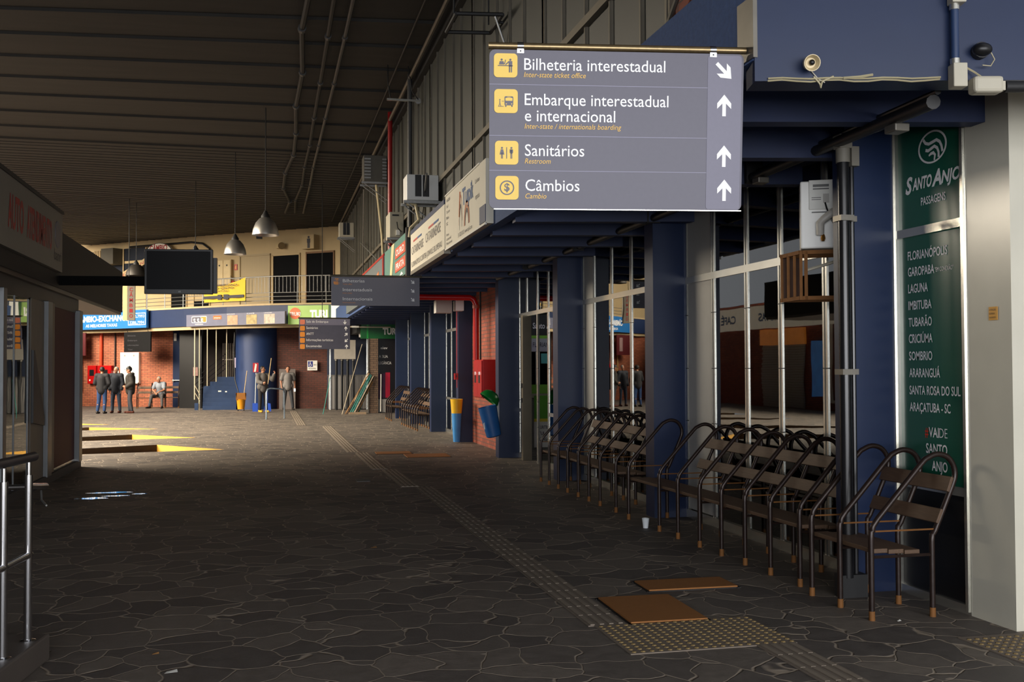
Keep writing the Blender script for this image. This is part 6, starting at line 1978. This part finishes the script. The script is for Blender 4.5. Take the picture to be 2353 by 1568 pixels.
# two men talking: one seen from behind, the other turned to him
person('person in charcoal jacket and blue jeans seen from behind by the red cabinets', (-5.92, 40.95, 0), 165,
       dict(kl=(-0.10, -0.03, 0.49), kr=(0.12, -0.01, 0.49), al=(-0.09, 0.0, 0.09), ar=(0.15, 0.04, 0.09), wl=(-0.12, -0.19, 1.0), wr=(0.12, -0.19, 1.0), el=(-0.26, 0.0, 1.13), er=(0.26, 0.0, 1.13),
            hdl=(0.7, -0.5, 0.1), hdr=(-0.7, -0.5, 0.1), look=(0.3, -1, -0.1)),
       dict(top=jacket, bottom=denim, shoe=shoe_dark, hair=hair_dark, hem=0.07, thick=0.035))
person('person with grey hair in a dark open jacket facing the man in jeans', (-5.50, 41.5, 0), -12,
       dict(wl=(-0.22, -0.08, 0.87), wr=(0.22, -0.08, 0.87), al=(-0.14, 0.0, 0.09), ar=(0.14, 0.02, 0.09), kl=(-0.12, -0.03, 0.49), kr=(0.12, -0.02, 0.49), look=(-0.35, -1, 0)),
       dict(top=mat('ink_jacket', (34, 38, 48), 0.8, var=0.25, scale=12), bottom=mat('slate_denim', (56, 68, 88), 0.8, var=0.2, scale=20), shoe=shoe_brown, hair=hair_grey, hem=0.08, thick=0.035))
person('person in a black cap and hooded dark coat standing in profile before the white cabinet', (-4.95, 41.1, 0), -82,
       dict(wl=(-0.18, -0.14, 0.98), wr=(0.18, -0.14, 0.98), el=(-0.25, 0.06, 1.13), er=(0.25, 0.06, 1.13), kl=(-0.09, -0.03, 0.49), kr=(0.10, -0.01, 0.49), al=(-0.09, -0.02, 0.09), ar=(0.10, 0.06, 0.09),
            head=(0, -0.05, 1.60), neck=(0, -0.01, 1.47), hdl=(0.3, -0.8, 0.2), hdr=(-0.3, -0.8, 0.2), look=(0, -1, -0.12)),
       dict(top=jacket2, bottom=mat('charcoal_jeans', (60, 62, 70), 0.8, var=0.2), shoe=shoe_brown, hair=hair_dark, cap=black, hem=0.10, thick=0.04, hood=True))
# seated man on the end bench
person('person with short grey hair in a pale T-shirt, seated leaning forward on the end bench', (-4.36, 46.10, 0), -14,
       dict(pelvis=(0, 0.10, 0.56), chest=(0, -0.06, 0.92), neck=(0, -0.12, 1.07), head=(-0.01, -0.18, 1.19), sl=(-0.18, -0.08, 1.02), sr=(0.18, -0.08, 1.02),
            el=(-0.24, -0.22, 0.77), er=(0.24, -0.22, 0.77), wl=(-0.07, -0.40, 0.66), wr=(0.06, -0.40, 0.68), hl=(-0.10, 0.08, 0.56), hr=(0.10, 0.08, 0.56),
            kl=(-0.24, -0.36, 0.52), kr=(0.20, -0.38, 0.52), al=(-0.32, -0.40, 0.09), ar=(0.22, -0.42, 0.09), fl=(-0.5, -1, 0), fr=(0.1, -1, 0),
            hdl=(0.5, -0.6, -0.4), hdr=(-0.5, -0.6, -0.4), nl=(0, 0, -1), nr=(0, 0, -1), look=(-0.35, -1, -0.1), curl=0.9),
       dict(top=tee_blue, bottom=trouser_grey, shoe=shoe_dark, hair=hair_grey, sleeve='short', hem=0.02, thick=0.028))
# cleaner with a broom and the man in a T-shirt
person('person in a grey hoodie holding up a broom by the round blue column', (-0.16, 40.3, 0), 25,
       dict(sl=(-0.185, 0, 1.38), sr=(0.185, 0, 1.38), el=(-0.24, -0.14, 1.15), er=(0.30, -0.20, 1.22), wl=(-0.16, -0.34, 1.10), wr=(0.30, -0.36, 1.44), hdl=(0.4, -0.8, 0.2), hdr=(0.1, -0.5, 0.8),
            nl=(1, 0, 0), nr=(-1, 0, 0), curl=1.1, look=(0.6, -0.8, 0), al=(-0.10, 0.03, 0.09), ar=(0.13, -0.05, 0.09)),
       dict(top=hoodie, bottom=trouser_dark, shoe=shoe_yellow, hair=hair_dark, hem=0.05, thick=0.035, hood=True))
solo(M().cyl((0.03, 40.1, 1.05), (0.155, 40.05, 2.03), 0.014, n=8), 'broom', MATS['pale_handle'], 'pale broom handle held up by the person in the grey hoodie', 'broom', smooth=True)
person('person in a grey T-shirt and dark jeans standing with a lit phone', (0.80, 42.2, 0), 8,
       dict(wl=(-0.25, -0.06, 0.90), wr=(0.26, -0.12, 0.86), er=(0.27, 0.04, 1.12), el=(-0.26, 0.04, 1.13), al=(-0.16, 0.0, 0.09), ar=(0.20, 0.0, 0.09), kl=(-0.13, -0.03, 0.49), kr=(0.15, -0.03, 0.49), look=(-0.05, -1, 0)),
       dict(top=tee_grey, bottom=mat('washed_dark_jeans', (62, 64, 70), 0.8, var=0.2), shoe=shoe_dark, hair=hair_dark, sleeve='short', hem=0.03, thick=0.03))
ph = thing('mobile_phone', 'lit mobile phone held by the person in the grey T-shirt', 'phone', (1.06, 42.03, 0.72), 8)
M().box(-0.038, 0.038, -0.006, 0.006, 0, 0.145).obj('case', black, ph)
M().box(-0.033, 0.033, -0.009, -0.006, 0.012, 0.133).obj('screen', mat('phone_screen', (250, 250, 236), 0.4, var=0.02, emit=1.6), ph)
